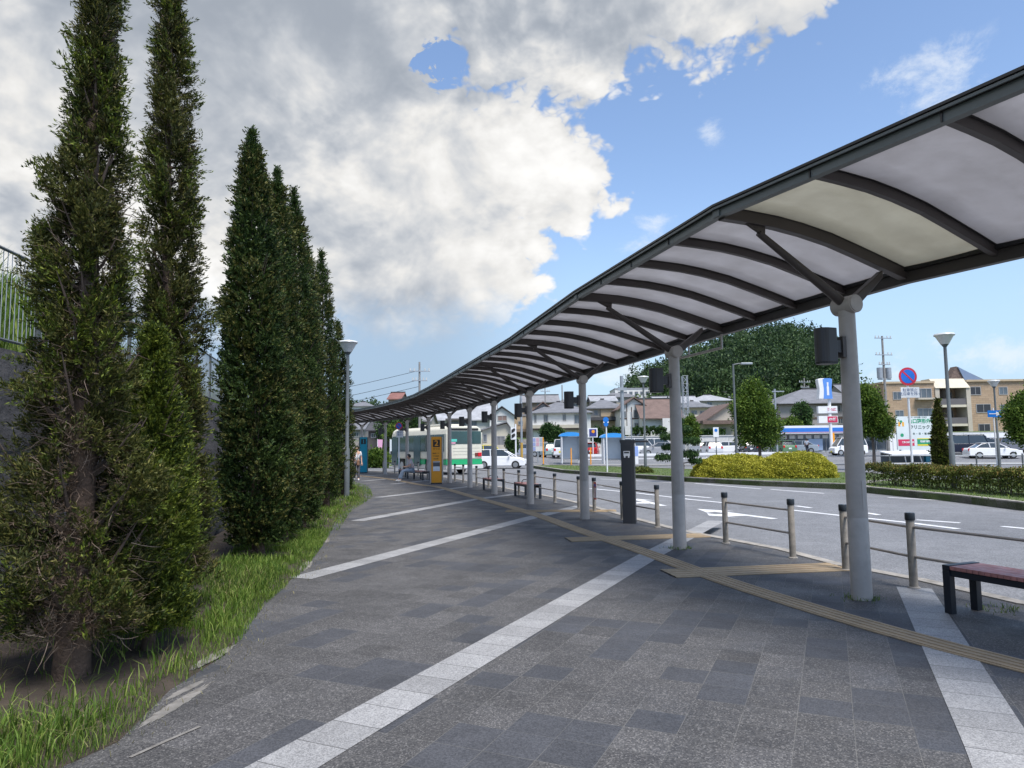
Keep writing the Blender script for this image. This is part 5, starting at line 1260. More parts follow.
def house(lab, px0, px1, ridge, eave, base, Y, dep, roof, wc, rc, wins=(), extras=(), over=.5, cat='house', name='house', shift=0, rz=0):
    xa = A(px0, eave, Y)[0]; xb = A(px1, eave, Y)[0]; ze = A((px0 + px1) / 2, eave, Y)[2]; zr = A((px0 + px1) / 2, ridge, Y + (dep / 2 if roof in ('side', 'hip') else 0))[2]; zb = A((px0 + px1) / 2, base, Y)[2]
    W = xb - xa; cx = (xa + xb) / 2; z0 = zb - 1.5; He = ze - zb + 1.5; Hr = max(zr - zb + 1.5, He + .3); g = thing(name, lab, cat, (cx, Y, z0), rz)
    h = W / 2; mb = MB()
    wh = h - (over * .6 if roof != 'flat' else 0)
    if roof == 'front':
        mb.ext([(-wh, 0), (wh, 0), (wh, He), (0 + shift, Hr - .12), (-wh, He)], 'y', 0, dep)
    else: mb.b2(-wh, 0, 0, wh, dep, He)
    if roof == 'side': mb.ext([(0.02, He - .01), (dep - .02, He - .01), (dep / 2, Hr - .15)], 'x', -wh + .01, wh - .01)
    mb.build('wall', wall[wc], g)
    mb = MB(); t = .16
    if roof == 'flat':
        mb.b2(-h - .05, -.1, He + .003, h + .05, dep + .1, He + .25); r_ = mb.build('roof', rooft[rc], g)
    elif roof == 'side':
        s_ = (Hr - He) / (dep / 2); o_ = over; mb.ext([(-o_, He - s_ * o_), (dep / 2, Hr), (dep + o_, He - s_ * o_), (dep + o_, He - s_ * o_ + t), (dep / 2, Hr + t), (-o_, He - s_ * o_ + t)], 'x', -h, h); r_ = mb.build('roof', rooft[rc], g)
    elif roof == 'front':
        sl_ = (Hr - He) / (wh + shift); sr_ = (Hr - He) / (wh - shift); o_ = over; mb.ext([(-wh - o_, He - sl_ * o_), (shift, Hr), (wh + o_, He - sr_ * o_), (wh + o_, He - sr_ * o_ + t), (shift, Hr + t), (-wh - o_, He - sl_ * o_ + t)], 'y', -over, dep + over); r_ = mb.build('roof', rooft[rc], g)
    else:
        o_ = over; rl = max(.2, (W - dep) / 2) if W > dep else .3
        v = [(-h, -o_, He), (h, -o_, He), (h, dep + o_, He), (-h, dep + o_, He), (-rl, dep / 2, Hr), (rl, dep / 2, Hr), (-h, -o_, He - .12), (h, -o_, He - .12), (h, dep + o_, He - .12), (-h, dep + o_, He - .12)]
        mb.add(v, [(0, 1, 5, 4), (1, 2, 5), (2, 3, 4, 5), (3, 0, 4), (6, 7, 1, 0), (7, 8, 2, 1), (8, 9, 3, 2), (9, 6, 0, 3), (9, 8, 7, 6)]); r_ = mb.build('roof', rooft[rc], g)
    if roof != 'flat' and roof != 'front':
        mb = MB(); rr = h if roof == 'side' else (max(.2, (W - dep) / 2) if W > dep else .3); mb.b2(-rr, dep / 2 - .15, Hr + t * (roof == 'side') + .01, rr, dep / 2 + .15, Hr + t * (roof == 'side') + .17); mb.build('ridge_tiles', rooft['dark'], r_)
    def fx(p): return A(p, eave, Y)[0] - cx
    def fz(p): return A((px0 + px1) / 2, p, Y)[2] - z0
    for q in wins: window(g, fx(q[0]), fz(q[3]), fx(q[2]), fz(q[1]), 0, q[4] if len(q) > 4 else None, q[5] if len(q) > 5 else 1)
    for q in extras:    # name, material, px0, py0, px1, py1, y-front, y-back
        mb = MB(); mb.b2(fx(q[2]), q[6], fz(q[5]), fx(q[4]), q[7], fz(q[3])); mb.build(q[0], q[1], g)
    # side windows, so the flanks are not blank
    return g
grill = paint((.16, .16, .165), .6)
house('long house with pale grey roof and white walls behind the bus', 434, 497, 401, 419, 445, 108, 10, 'side', 'white', 'light', [(447, 421, 459, 425), (461, 421, 466, 426), (470, 420, 477, 427)], [('porch', wall['dark'], 446, 418.5, 468, 420.3, -1.0, -.003)])
house('two storey white gabled house with a brown shuttered window', 488, 516, 407, 416, 452, 102, 9, 'front', 'white', 'dark', [(497.5, 415.5, 507, 421, shut)], [], .4)
house('low cream gabled house with black roof edge beside the white car', 480, 514, 422.5, 430, 462, 88, 7, 'front', 'cream', 'mid', [(483, 434, 487, 442), (496.5, 436, 505, 448, grill)], [('plinth', wall['beige'], 482, 445, 512, 452, -.12, -.003)], .45, shift=1.2)
house('flat roofed tan building between the fourth column and the big white house', 510, 532, 415, 416, 452, 112, 8, 'flat', 'tan', 'mid', [(518, 421, 523, 425)], [('awning', wall['brown'], 511, 429, 531, 432, -.9, -.003)])
house('big white two storey house with grey hipped roof and long veranda', 529, 593, 402, 412.5, 446, 104, 11, 'hip', 'white', 'grey', [(534, 414.5, 536.5, 422.5), (543.5, 414.5, 548, 422), (562.5, 414.5, 566, 421), (574, 415, 580, 424)],
      [('veranda_wall', wall['beige'], 530, 425, 580, 428.3, -1.3, -.003), ('veranda_band', dbrown, 530, 428.3, 580, 429.8, -1.2, -.003), ('lower_wall', wall['white'], 533, 430, 579, 445, -.5, -.003)], .6)
house('small gabled roof with pale front standing over the big white house', 531, 555, 402.5, 410.5, 424, 107, 7, 'front', 'grey', 'brown', [(541, 406, 545, 409)], [], .5)
house('tan two storey house with dark lower roof next to the big white house', 585, 627, 399.5, 408, 448, 110, 9, 'hip', 'beige', 'grey', [(594, 410, 597.5, 415), (613, 410, 617, 415)],
      [('lower_roof', rooft['dark'], 587, 417.3, 620, 420.6, -1.4, -.004), ('bay_wall', wall['tan'], 600.5, 408.6, 614, 416.6, -.35, -.003), ('ground_wall', wall['tan'], 601, 421.4, 617.5, 428.5, -.5, -.003)], .7)
house('half timbered white house with black posts and steep dark roof', 618, 650, 398, 408, 446, 104, 9, 'front', 'white', 'brown', [(622, 411, 626, 418), (633.5, 410, 638, 418, None, 2), (634, 423, 638, 428)],
      [('timber', dbrown, 626.3, 403, 627.2, 430, -.05, -.003), ('timber', dbrown, 631, 407, 631.9, 430, -.05, -.003), ('timber', dbrown, 638.4, 409, 639.2, 430, -.05, -.003), ('timber', dbrown, 620, 417.8, 639, 419, -.06, -.051)], .5)
house('white house with a wide dark brown sloping roof', 639, 684, 400, 416, 448, 101, 9, 'side', 'white', 'brown', [(667, 425, 669.5, 429)], [('wing', wall['white'], 661, 418.5, 672, 436, -1.0, -.003)], .8)
house('cream two storey house under a grey roof right of the second column', 681, 716, 401, 407, 446, 122, 9, 'hip', 'cream', 'grey', [(691, 410.5, 697, 414.5, None, 1), (699.5, 411, 705, 414.5)],
      [('balcony', wall['cream'], 689, 415, 707, 418, -.8, -.003), ('lower_roof', rooft['dark'], 684, 418.6, 712, 422, -1.5, -.004)], .8)
house('brown gabled house with tan walls and a second lower roof', 701, 760, 404, 421, 448, 104, 9, 'front', 'beige', 'brown', [(708, 427.5, 714, 431.5), (719, 427.5, 726, 431.5, dbrown)],
      [('lower_roof', rooft['brown'], 700, 420.5, 735, 424.2, -1.6, -.004)], .6)
house('large grey two storey building with grey hipped roof above the store', 776, 884, 389, 403, 452, 112, 14, 'hip', 'grey', 'grey', [(794.5, 405, 805.5, 416, None, 1), (836, 405, 840, 412), (837, 416, 842, 424), (822, 405, 826, 408)],
      [('band', dbrown, 777, 417, 845, 419, -.06, -.003), ('eave_band', dbrown, 777, 403.5, 845, 404.5, -.08, -.003)], .9)
house('long low white building on the ridge under the wooded hill', 615, 651, 388.2, 389, 402, 168, 9, 'flat', 'white', 'light', [(618 + 5.5 * k, 391.5, 621.5 + 5.5 * k, 395) for k in range(6)])
house('small house with reddish roof showing above the canopy edge', 387, 402, 393.5, 399, 430, 128, 8, 'side', 'brown', 'red', [], [], .4)
house('white flat building with a blue grey roof at the left end of the canopy', 344, 371, 402, 406, 440, 118, 10, 'hip', 'white', 'grey', [(352, 409, 357, 413)], [], .4)
bgk = [(520, 560, 396, 402, 412, 140, 'brown', 'mid'), (556, 590, 397, 402, 412, 150, 'cream', 'grey'), (590, 618, 396.5, 401, 410, 145, 'grey', 'light'), (600, 640, 392, 397, 405, 165, 'beige', 'grey'), (655, 700, 397, 403, 412, 148, 'white', 'light'), (690, 735, 395, 400.5, 412, 150, 'beige', 'light'),
       (728, 762, 391, 397, 408, 160, 'brown', 'light'), (760, 785, 393, 400, 412, 150, 'beige', 'mid'), (842, 880, 385, 393, 410, 140, 'grey', 'grey')]
for i, q in enumerate(bgk):
    o = house(['small far house with mid grey roof above the pale gable', 'far house with grey roof left of the third column', 'far grey house with pale roof right of the third column', 'far house roof below the long white building', 'far white house with pale roof behind the brown roofed one', 'far beige house with pale roof right of the second column',
               'far brown house with pale roof left of the bright tree', 'far house with mid grey roof between the bright tree and the grey building', 'far grey house peeping out right of the store pylon'][i], q[0], q[1], q[2], q[3], q[4], q[5], 8, 'hip' if i % 2 else 'side', q[6], q[7], [(q[0] + 6, q[3] + 1.5, q[0] + 11, q[3] + 5), (q[0] + 17, q[3] + 1.5, q[0] + 22, q[3] + 5)], [], .5)
    o['group'] = 'far houses in rows up the hillside'
for i, (a_, b_, r_, e_, wc, rc, lab) in enumerate([(366, 394, 422, 430, 'dark', 'dark', 'dark house under the far end of the canopy'), (398, 432, 414, 421, 'beige', 'mid', 'beige house behind the front of the bus'), (338, 366, 421, 429, 'grey', 'grey', 'grey house at the very end of the canopy')]):
    house(lab, a_, b_, r_, e_, 455, 92 + 6 * i, 8, 'side', wc, rc, [(a_ + 5, e_ + 3, a_ + 10, e_ + 8), (a_ + 16, e_ + 3, a_ + 21, e_ + 8)], [], .5)

# apartment block ------------------------------------------------------------
def apartment():
    Y = 104; x0 = A(884, 400, Y)[0]; x1 = A(1075, 400, Y)[0]; zt = A(950, 379, Y)[2]; zb = 0.3
    g = thing('apartment_building', 'tan tiled three storey apartment block with deep balconies and a solar panelled roof', 'apartments', (x0, Y, zb))
    X = lambda p: A(p, 400, Y)[0] - x0
    Z = lambda p: A(950, p, Y)[2] - zb
    m, t, b = newmat('tan_brick_tile'); co_ = t.n('ShaderNodeTexCoord').outputs['Object']; s_ = t.n('ShaderNodeSeparateXYZ'); t.L.new(co_, s_.inputs[0])
    cx_ = t.n('ShaderNodeCombineXYZ'); t.L.new(t.m('ADD', s_.outputs[0], s_.outputs[1]), cx_.inputs[0]); t.L.new(s_.outputs[2], cx_.inputs[1])
    br = t.n('ShaderNodeTexBrick'); t.L.new(cx_.outputs[0], br.inputs['Vector']); br.inputs['Scale'].default_value = 1; br.inputs['Brick Width'].default_value = .9; br.inputs['Row Height'].default_value = .3; br.inputs['Mortar Size'].default_value = .02
    br.inputs['Color1'].default_value = (.33, .235, .15, 1); br.inputs['Color2'].default_value = (.40, .29, .19, 1); br.inputs['Mortar'].default_value = (.24, .18, .13, 1); t.L.new(br.outputs[0], b.inputs[0]); b.inputs['Roughness'].default_value = .8
    mb = MB(); xl, xr, xe = X(935), X(970), X(1075); H = Z(383)
    mb.b2(X(884), 0, 0, xl, 12, H); mb.b2(xr, .8, 0, xe, 12, H + .2); mb.b2(xl, 2.6, 0, xr, 12, H - .3); mb.build('wall', m, g)
    mb = MB(); mb.b2(X(884) - .2, -.2, H + .01, xl - .01, 12.2, H + .3); mb.b2(xr + .01, .5, H + .21, xe, 12.2, H + .5); mb.build('parapet', wall['tan'], g)
    mb = MB(); mb.ext([(-.3, Z(388)), (2.6, Z(388)), (3.4, Z(378)), (1.2, Z(378))], 'x', xl + .01, xr - .01); mb.build('canopy_roof', wall['cream'], g)
    for a_ in (xl, X(966)): mb = MB(); mb.b2(a_ + .02, -.15, 0, a_ + .65, 2.55, Z(388) - .02); mb.build('pier', wall['beige'], g)
    for k, py in enumerate((406, 425)):
        mb = MB(); mb.b2(xl + .66, -.1, Z(py + 1.2), X(966), 2.5, Z(py - 1.2)); s2 = mb.build('balcony', wall['cream'], g)
        mb = MB(); mb.b2(xl + .66, -.05, Z(py - 1.2) + .01, X(966), .03, Z(py - 1.2) + .9); mb.build('balustrade', paint((.12, .11, .11)), s2)
        mb = MB(); mb.b2(X(950), .6, Z(py - 1.2) + .02, X(953), 2.5, Z(py - 17)); mb.build('partition', wall['grey'], s2)
    mb = MB()
    dk = paint((.03, .032, .038), .3)
    for a_, b_ in ((940, 948), (955, 963)):
        for zt_, zb_ in ((391, 403), (410, 422), (428, 440)): window(g, X(a_), Z(zb_), X(b_), Z(zt_), 2.59, dk)
    for q in ((893, 391, 901.5, 399), (916, 388, 932, 398), (894.5, 409.5, 903, 416.5), (916.5, 408, 933, 416.5)): window(g, X(q[0]), Z(q[3]), X(q[2]), Z(q[1]), 0, None, 2 if q[2] - q[0] > 10 else 1)
    mb = MB(); mb.b2(X(915), -.9, Z(399.5), X(934), -.01, Z(397.8)); mb.build('ledge', wall['beige'], g)
    for q in ((974, 386.5, 985, 395), (979, 404, 994, 413), (980, 424, 992, 432), (1003, 387, 1012, 395), (1003, 405, 1012, 413), (1030, 387, 1045, 395), (1030, 405, 1045, 413)): window(g, X(q[0]), Z(q[3]), X(q[2]), Z(q[1]), .8, dk if q[0] < 1000 else None, 1)
    # pitched roof house on top with solar panel
    X2 = lambda p: A(p, 375, Y + 3)[0] - x0
    a_, b_, c_ = X2(948), X2(956), X2(982); zt_ = A(956, 366.5, Y + 3)[2] - zb; mb = MB(); mb.ext([(a_, Z(379)), (c_ + .3, Z(379)), (b_, zt_)], 'y', 2.8, 4.3); mb.build('stair_gable', mk('brown_lattice', (.13, .095, .08), .8, var=.5, vs=4), g)
    mb = MB(); mb.ext([(X2(963), Z(379)), (c_, Z(379)), (b_ + .15, zt_ - .1)], 'y', 2.62, 2.79); mb.build('solar_panel', paint((.16, .22, .33), .2), g)
apartment()

# convenience store ------------------------------------------------------------
def store():
    Y = 90; x0 = A(776.5, 440, Y)[0]; x1 = A(893, 440, Y)[0]; zb = .35; g = thing('convenience_store', 'single storey convenience store with a blue band along its white fascia', 'shop', (x0, Y, zb)); W = x1 - x0
    Z = lambda p: A(815, p, Y)[2] - zb
    X = lambda p: A(p, 440, Y)[0] - x0
    mb = MB(); mb.b2(0, 1.2, 0, W, 12, Z(426)); mb.build('wall', wall['white'], g)
    mb = MB(); mb.b2(-.1, 0, Z(433.6), W + .1, 1.19, Z(425.5)); f = mb.build('fascia', M['white'], g)
    mb = MB(); mb.b2(.35, -.03, Z(431.8), W, -.003, Z(427.8)); mb.build('blue_band', paint((.03, .17, .58), .35), f)
    mb = MB(); mb.b2(.35, -.035, Z(432.6), W, -.004, Z(431.95)); mb.build('pink_line', paint((.55, .3, .4), .35), f)
    mb = MB(); mb.b2(.3, 1.13, .25, W - .3, 1.19, Z(434.2)); gl = mb.build('shop_glass', wglass, g)
    mb = MB()
    for k in range(12): mb.b2(.3 + k * (W - .6) / 11 - .04, 1.06, .1, .3 + k * (W - .6) / 11 + .04, 1.12, Z(434))
    mb.build('mullion', wframe, gl)
    mb = MB(); r2 = random.Random(3)
    for k in range(9): a_ = 1 + k * 1.05; mb.b2(a_, 1.02, 1.75, a_ + .7, 1.05, 2.2)
    mb.build('window_posters', M['offwhite'], g)
    mb = MB(); mb.b2(X(812), 1.0, .25, X(826), 1.05, 1.7); mb.build('drinks_poster', paint((.35, .45, .6)), g)
    # pylon
    Yp = 78; xp, _, zt = A(828, 378.5, Yp); g = thing('shop_pylon', 'tall white shop pylon with a flared blue and white milk can panel on top', 'shop sign', (xp, Yp, .2)); k = Yp / F
    Zp = lambda p: A(828, p, Yp)[2] - .2
    Xp = lambda p: A(p, 400, Yp)[0] - xp
    mb = MB(); mb.cyl((0, 0, 0), (0, 0, Zp(399)), .17, n=14); mb.build('pole', M['white'], g, smooth=True)
    def flare(x0_, x1_, y0_, y1_):
        z0_, z1_ = Zp(399), Zp(378.5); h_ = z1_ - z0_; w_ = x1_ - x0_; q = [(0, 0), (1, 0), (.94, .25), (.92, .5), (.99, .82), (1.0, .96), (.8, 1.0), (.2, 1.0), (0.0, .96), (.01, .82), (.08, .5), (.06, .25)]
        return [(x0_ + a_ * w_, z0_ + b_ * h_) for a_, b_ in q], y0_, y1_
    mb = MB(); po, a_, b_ = flare(Xp(817.5), Xp(831.8), -.35, .35); mb.ext(po, 'y', -.35, .35); mb.build('sign_body', M['white'], g, bevel=.04)
    mb = MB(); po, a_, b_ = flare(Xp(822.3), Xp(831.4), 0, 0); mb.ext(po, 'y', -.37, -.352); bp = mb.build('blue_panel', paint((.10, .26, .66), .35), g)
    mb = MB(); cx_ = Xp(826.9); z0_ = Zp(395.5); z1_ = Zp(382.5); hh = z1_ - z0_; mb.ext([(cx_ - .12, z0_), (cx_ + .12, z0_), (cx_ + .12, z0_ + hh * .62), (cx_ + .07, z0_ + hh * .75), (cx_ + .1, z1_), (cx_ - .1, z1_), (cx_ - .07, z0_ + hh * .75), (cx_ - .12, z0_ + hh * .62)], 'y', -.385, -.372); mb.build('milk_can_emblem', M['white'], bp)
    for (za, zb_, col_, bgc, tx) in ((406.3, 413.3, paint((.5, .03, .08)), M['white'], '酒・たばこ'), (416, 423, M['white'], paint((.5, .03, .08)), 'ATM 銀行')):
        mb = MB(); mb.b2(Xp(817), -.22, Zp(zb_), Xp(836), .22, Zp(za)); pn = mb.build('sign_panel', M['white'], g)
        mb = MB(); mb.b2(Xp(825.7), -.24, Zp(zb_ - .5), Xp(835.5), -.222, Zp(za + .5)); mb.build('sign_field', bgc, pn)
        text(tx, .36 if 'A' not in tx else .34, col_, 'lettering', pn, (Xp(830.6), -.245, (Zp(za) + Zp(zb_)) / 2), depth=.004, sx=.55, bold=.012)
    g = thing('advert_flag', 'orange vertical banner in front of the store beside the pylon', 'banner', (A(831, 450, 84)[0], 84, .3)); mb = MB(); mb.cyl((0, 0, 0), (0, 0, 2.5), .03, n=6); mb.build('pole', M['white'], g); mb = MB(); mb.b2(.04, -.012, .7, .5, .012, 2.4); mb.build('banner', M['orange'], g)
store()
# clinic billboard ------------------------------------------------------------
def billboard():
    Y = 58; x0, _, zt = A(895.5, 416.5, Y); x1 = A(938.5, 416, Y)[0]; zb = A(917, 449.5, Y)[2]; g = thing('clinic_billboard', 'white clinic billboard with green and black Japanese lettering and red and green panels', 'billboard', ((x0 + x1) / 2, Y, 0)); W = x1 - x0; H = zt - zb; g.rotation_euler = (0, 0, math.radians(2))
    mb = MB(); mb.b2(-W / 2, 0, zb, W / 2, .12, zt); mb.build('panel', paint((.60, .66, .66), .4), g)
    for x in (-W / 2 + .3, W / 2 - .3): mb = MB(); mb.b2(x - .06, .121, -.2, x + .06, .24, zt - .1); mb.build('post', M['zinc'], g)
    X = lambda u: -W / 2 + u * W
    Z = lambda v: zt - v * H
    gr = paint((.02, .28, .14)); og = paint((.75, .38, .04)); bk = paint((.05, .09, .08)); rd = paint((.55, .03, .09))
    def tx(s, u, v, sz, m_, sx=1, b=.006): text(s, sz, m_, 'lettering', g, (X(u), -.006, Z(v)), depth=.003, sx=sx, bold=b)
    tx('山口整形外科', .60, .155, .40, gr, .95, .012); tx('クリニック', .55, .335, .36, bk, .95, .01)
    tx('スポーツ・リウマチ科・リハビリ', .5, .035, .12, bk, .9); tx('木 ・ 日 ・ 祝 休診', .60, .53, .19, bk, 1)
    mb = MB(); mb.b2(X(.045), -.008, Z(.30), X(.09), -.001, Z(.17)); mb.b2(X(.135), -.008, Z(.30), X(.18), -.001, Z(.17)); mb.build('emblem_bars', og, g)
    mb = MB(); disc(mb, (X(.112), Z(.155)), .12, -.009, -.001, 5); disc(mb, (X(.12), Z(.565)), .15, -.009, -.001, 8); mb.build('emblem_leaf', gr, g)
    mb = MB(); mb.b2(X(.02), -.012, Z(.885), X(.40), -.001, Z(.69)); r_ = mb.build('red_panel', rd, g); tx('救急 外科 内科', .25, .785, .17, M['white'], .9); o_ = None
    for o in [x for x in COL.objects if x.name.startswith('lettering') and x.parent is g][-1:]: o.location.y = -.016
    mb = MB(); mb.b2(X(.47), -.012, Z(.86), X(.995), -.001, Z(.69)); mb.build('green_panel', gr, g); mb = MB(); mb.b2(X(.47), -.014, Z(.89), X(.995), -.0125, Z(.845)); mb.b2(X(.47), -.014, Z(.69), X(.995), -.0125, Z(.665)); mb.build('yellow_stripe', paint((.65, .55, .02)), g)
    tx('駅前駐車場 この奥', .73, .765, .18, M['white'], .9)
    for o in [x for x in COL.objects if x.name.startswith('lettering') and x.parent is g][-1:]: o.location.y = -.016
    # cycle shelter below it
    x0 = A(889, 455, 54)[0]; g = thing('cycle_shelter', 'low white roofed cycle shelter below the clinic billboard', 'shelter', (x0, 54, ROADZ)); mb = MB(); mb.ext([(-.4, .72), (1.4, .92), (1.4, 1.0), (-.4, .80)], 'x', 0, 3.6); mb.build('roof', M['white'], g)
    for k in range(4): mb = MB(); mb.cyl((.1 + k * 1.23, .1, 0), (.1 + k * 1.13, .1, .77), .04, n=8); mb.build('post', M['white'], g)
    mb = MB(); mb.b2(0, 1.2, .1, 3.6, 1.25, .88); mb.build('back_panel', paint((.12, .14, .16)), g); mb = MB(); mb.b2(2.9, .2, .1, 3.25, .5, .74); mb.build('blue_locker', paint((.02, .2, .3)), g)
billboard()
# kiosks, boards, posts and banners ------------------------------------------------------------
def kiosk(lab, px, pyt, Y):
    x, _, zt = A(px, pyt, Y); g = thing('taxi_shelter', lab, 'shelter', (x, Y, ROADZ + .1), 0, 'blue roofed waiting shelters'); h = zt - ROADZ - .1; W = 1.7
    mb = MB(); mb.ext([(W * math.cos(PI * k / 10) * .62, h - .35 + .38 * math.sin(PI * k / 10)) for k in range(11)], 'y', -.8, .8); mb.build('roof', paint((.04, .28, .68), .3), g, smooth=True)
    mb = MB(); mb.b2(-.8, .55, .3, .8, .59, h - .4); mb.b2(-.83, -.5, .3, -.8, .55, h - .4); mb.b2(.8, -.5, .3, .83, .55, h - .4); mb.build('glazed_wall', paint((.66, .69, .71), .2), g)
    for sx in (-.82, .82):
        for sy in (-.7, .62): mb = MB(); mb.cyl((sx, sy, 0), (sx, sy, h - .3), .05, n=8); mb.build('post', M['white'], g)
    mb = MB(); mb.b2(-.7, .1, .4, .7, .45, .46); mb.build('seat', M['zinc'], g)
kiosk('blue roofed white waiting shelter left of the third column', 570, 432.5, 66); kiosk('blue roofed white waiting shelter right of the third column', 612, 433.5, 62)
g, h = pole_sign('notice_board', 'white notice board beside the tall orange post in the car park', 'notice board', 537.5, 437, 68, .05, ROADZ, [('panel', M['offwhite'], -.55, -1.35, .55, -.02, .02)], 'zinc')
for i in range(7): mb = MB(); mb.b2(-.47 + (i % 3) * .33, -.112, h - .45 - .42 * (i // 3), -.2 + (i % 3) * .33, -.1005, h - .1 - .42 * (i // 3)); mb.build('poster', paint([(.25, .3, .5), (.5, .3, .35), (.3, .35, .4)][i % 3]), g)
mb = MB()
for px, pt, Y, lab in ((543, 437.5, 66, 'tall orange marker post beside the notice board'), (571, 448, 62, 'short orange marker post left of the third column'), (590.5, 447.5, 62, 'short orange marker post right of the third column')):
    x, _, z = A(px, pt, Y); g = thing('marker_post', lab, 'post', (x, Y, ROADZ), 0, 'orange marker posts'); mb = MB(); mb.cyl((0, 0, 0), (0, 0, z - ROADZ), .055, n=10); mb.build('tube', M['orange'], g, smooth=True); mb = MB(); mb.cyl((0, 0, 0), (0, 0, .06), .11, n=10); mb.build('base', M['black'], g)
g, h = pole_sign('blue_logo_sign', 'small square dark blue sign with an orange dot right of the third column', 'shop sign', 592.5, 428, 76, .06, .3, [('panel', M['white'], -.52, -1.0, .52, 0, 0), ('blue_square', paint((.03, .04, .2)), -.36, -.88, .4, -.12, .035)]); mb = MB(); disc(mb, (.05, h - .38), .17, -.145, -.132, 14); mb.build('orange_dot', M['orange'], g)
g, h = pole_sign('tall_poster_stand', 'small blue and white standing sign right of the dark pillar', 'sign', 636.3, 446, 60, .03, ROADZ, [('panel', paint((.25, .35, .65)), -.13, -.85, .13, -.02, 0), ('lower_panel', M['white'], -.13, -1.5, .13, -.87, 0)])
for px, col_, lab, Y in ((378.5, (.65, .35, .5), 'pink vertical banner beyond the teal stop board', 66), (391, (.6, .65, .68), 'slanting white banner beyond the far columns', 64)):
    x, _, z = A(px - 1, 439, Y); g = thing('advert_flag', lab, 'banner', (x, Y, ROADZ)); mb = MB(); mb.cyl((0, 0, 0), (0, 0, z - ROADZ), .025, n=6); mb.build('pole', M['white'], g); mb = MB(); mb.add([(.03, 0, z - .95), (.40, .0, z - .95), (.48, .04, z + .08), (.03, 0, z + .10), (.03, .02, z - .95), (.40, .02, z - .95), (.48, .06, z + .08), (.03, .02, z + .10)], [(0, 1, 2, 3), (7, 6, 5, 4), (0, 4, 5, 1), (1, 5, 6, 2), (2, 6, 7, 3), (3, 7, 4, 0)]); mb.build('banner', paint(col_), g)
g = thing('hoarding', 'white construction hoarding panels behind the low hedge and lamp post', 'fence', (A(866, 440, 92)[0], 92, .3)); x1 = A(1008, 440, 92)[0] - A(866, 440, 92)[0]; hz_ = A(950, 433.5, 92)[2] - .3
nn = 16
mb = MB()
for k in range(nn): mb.b2(x1 * k / nn + .02, -.03 * (k % 2), 0, x1 * (k + 1) / nn - .02, .05, hz_)
mb.build('panel', M['white'], g)
mb = MB(); mb.b2(0, .051, 0, x1, .12, hz_ - .2); mb.build('frame', M['zinc'], g)

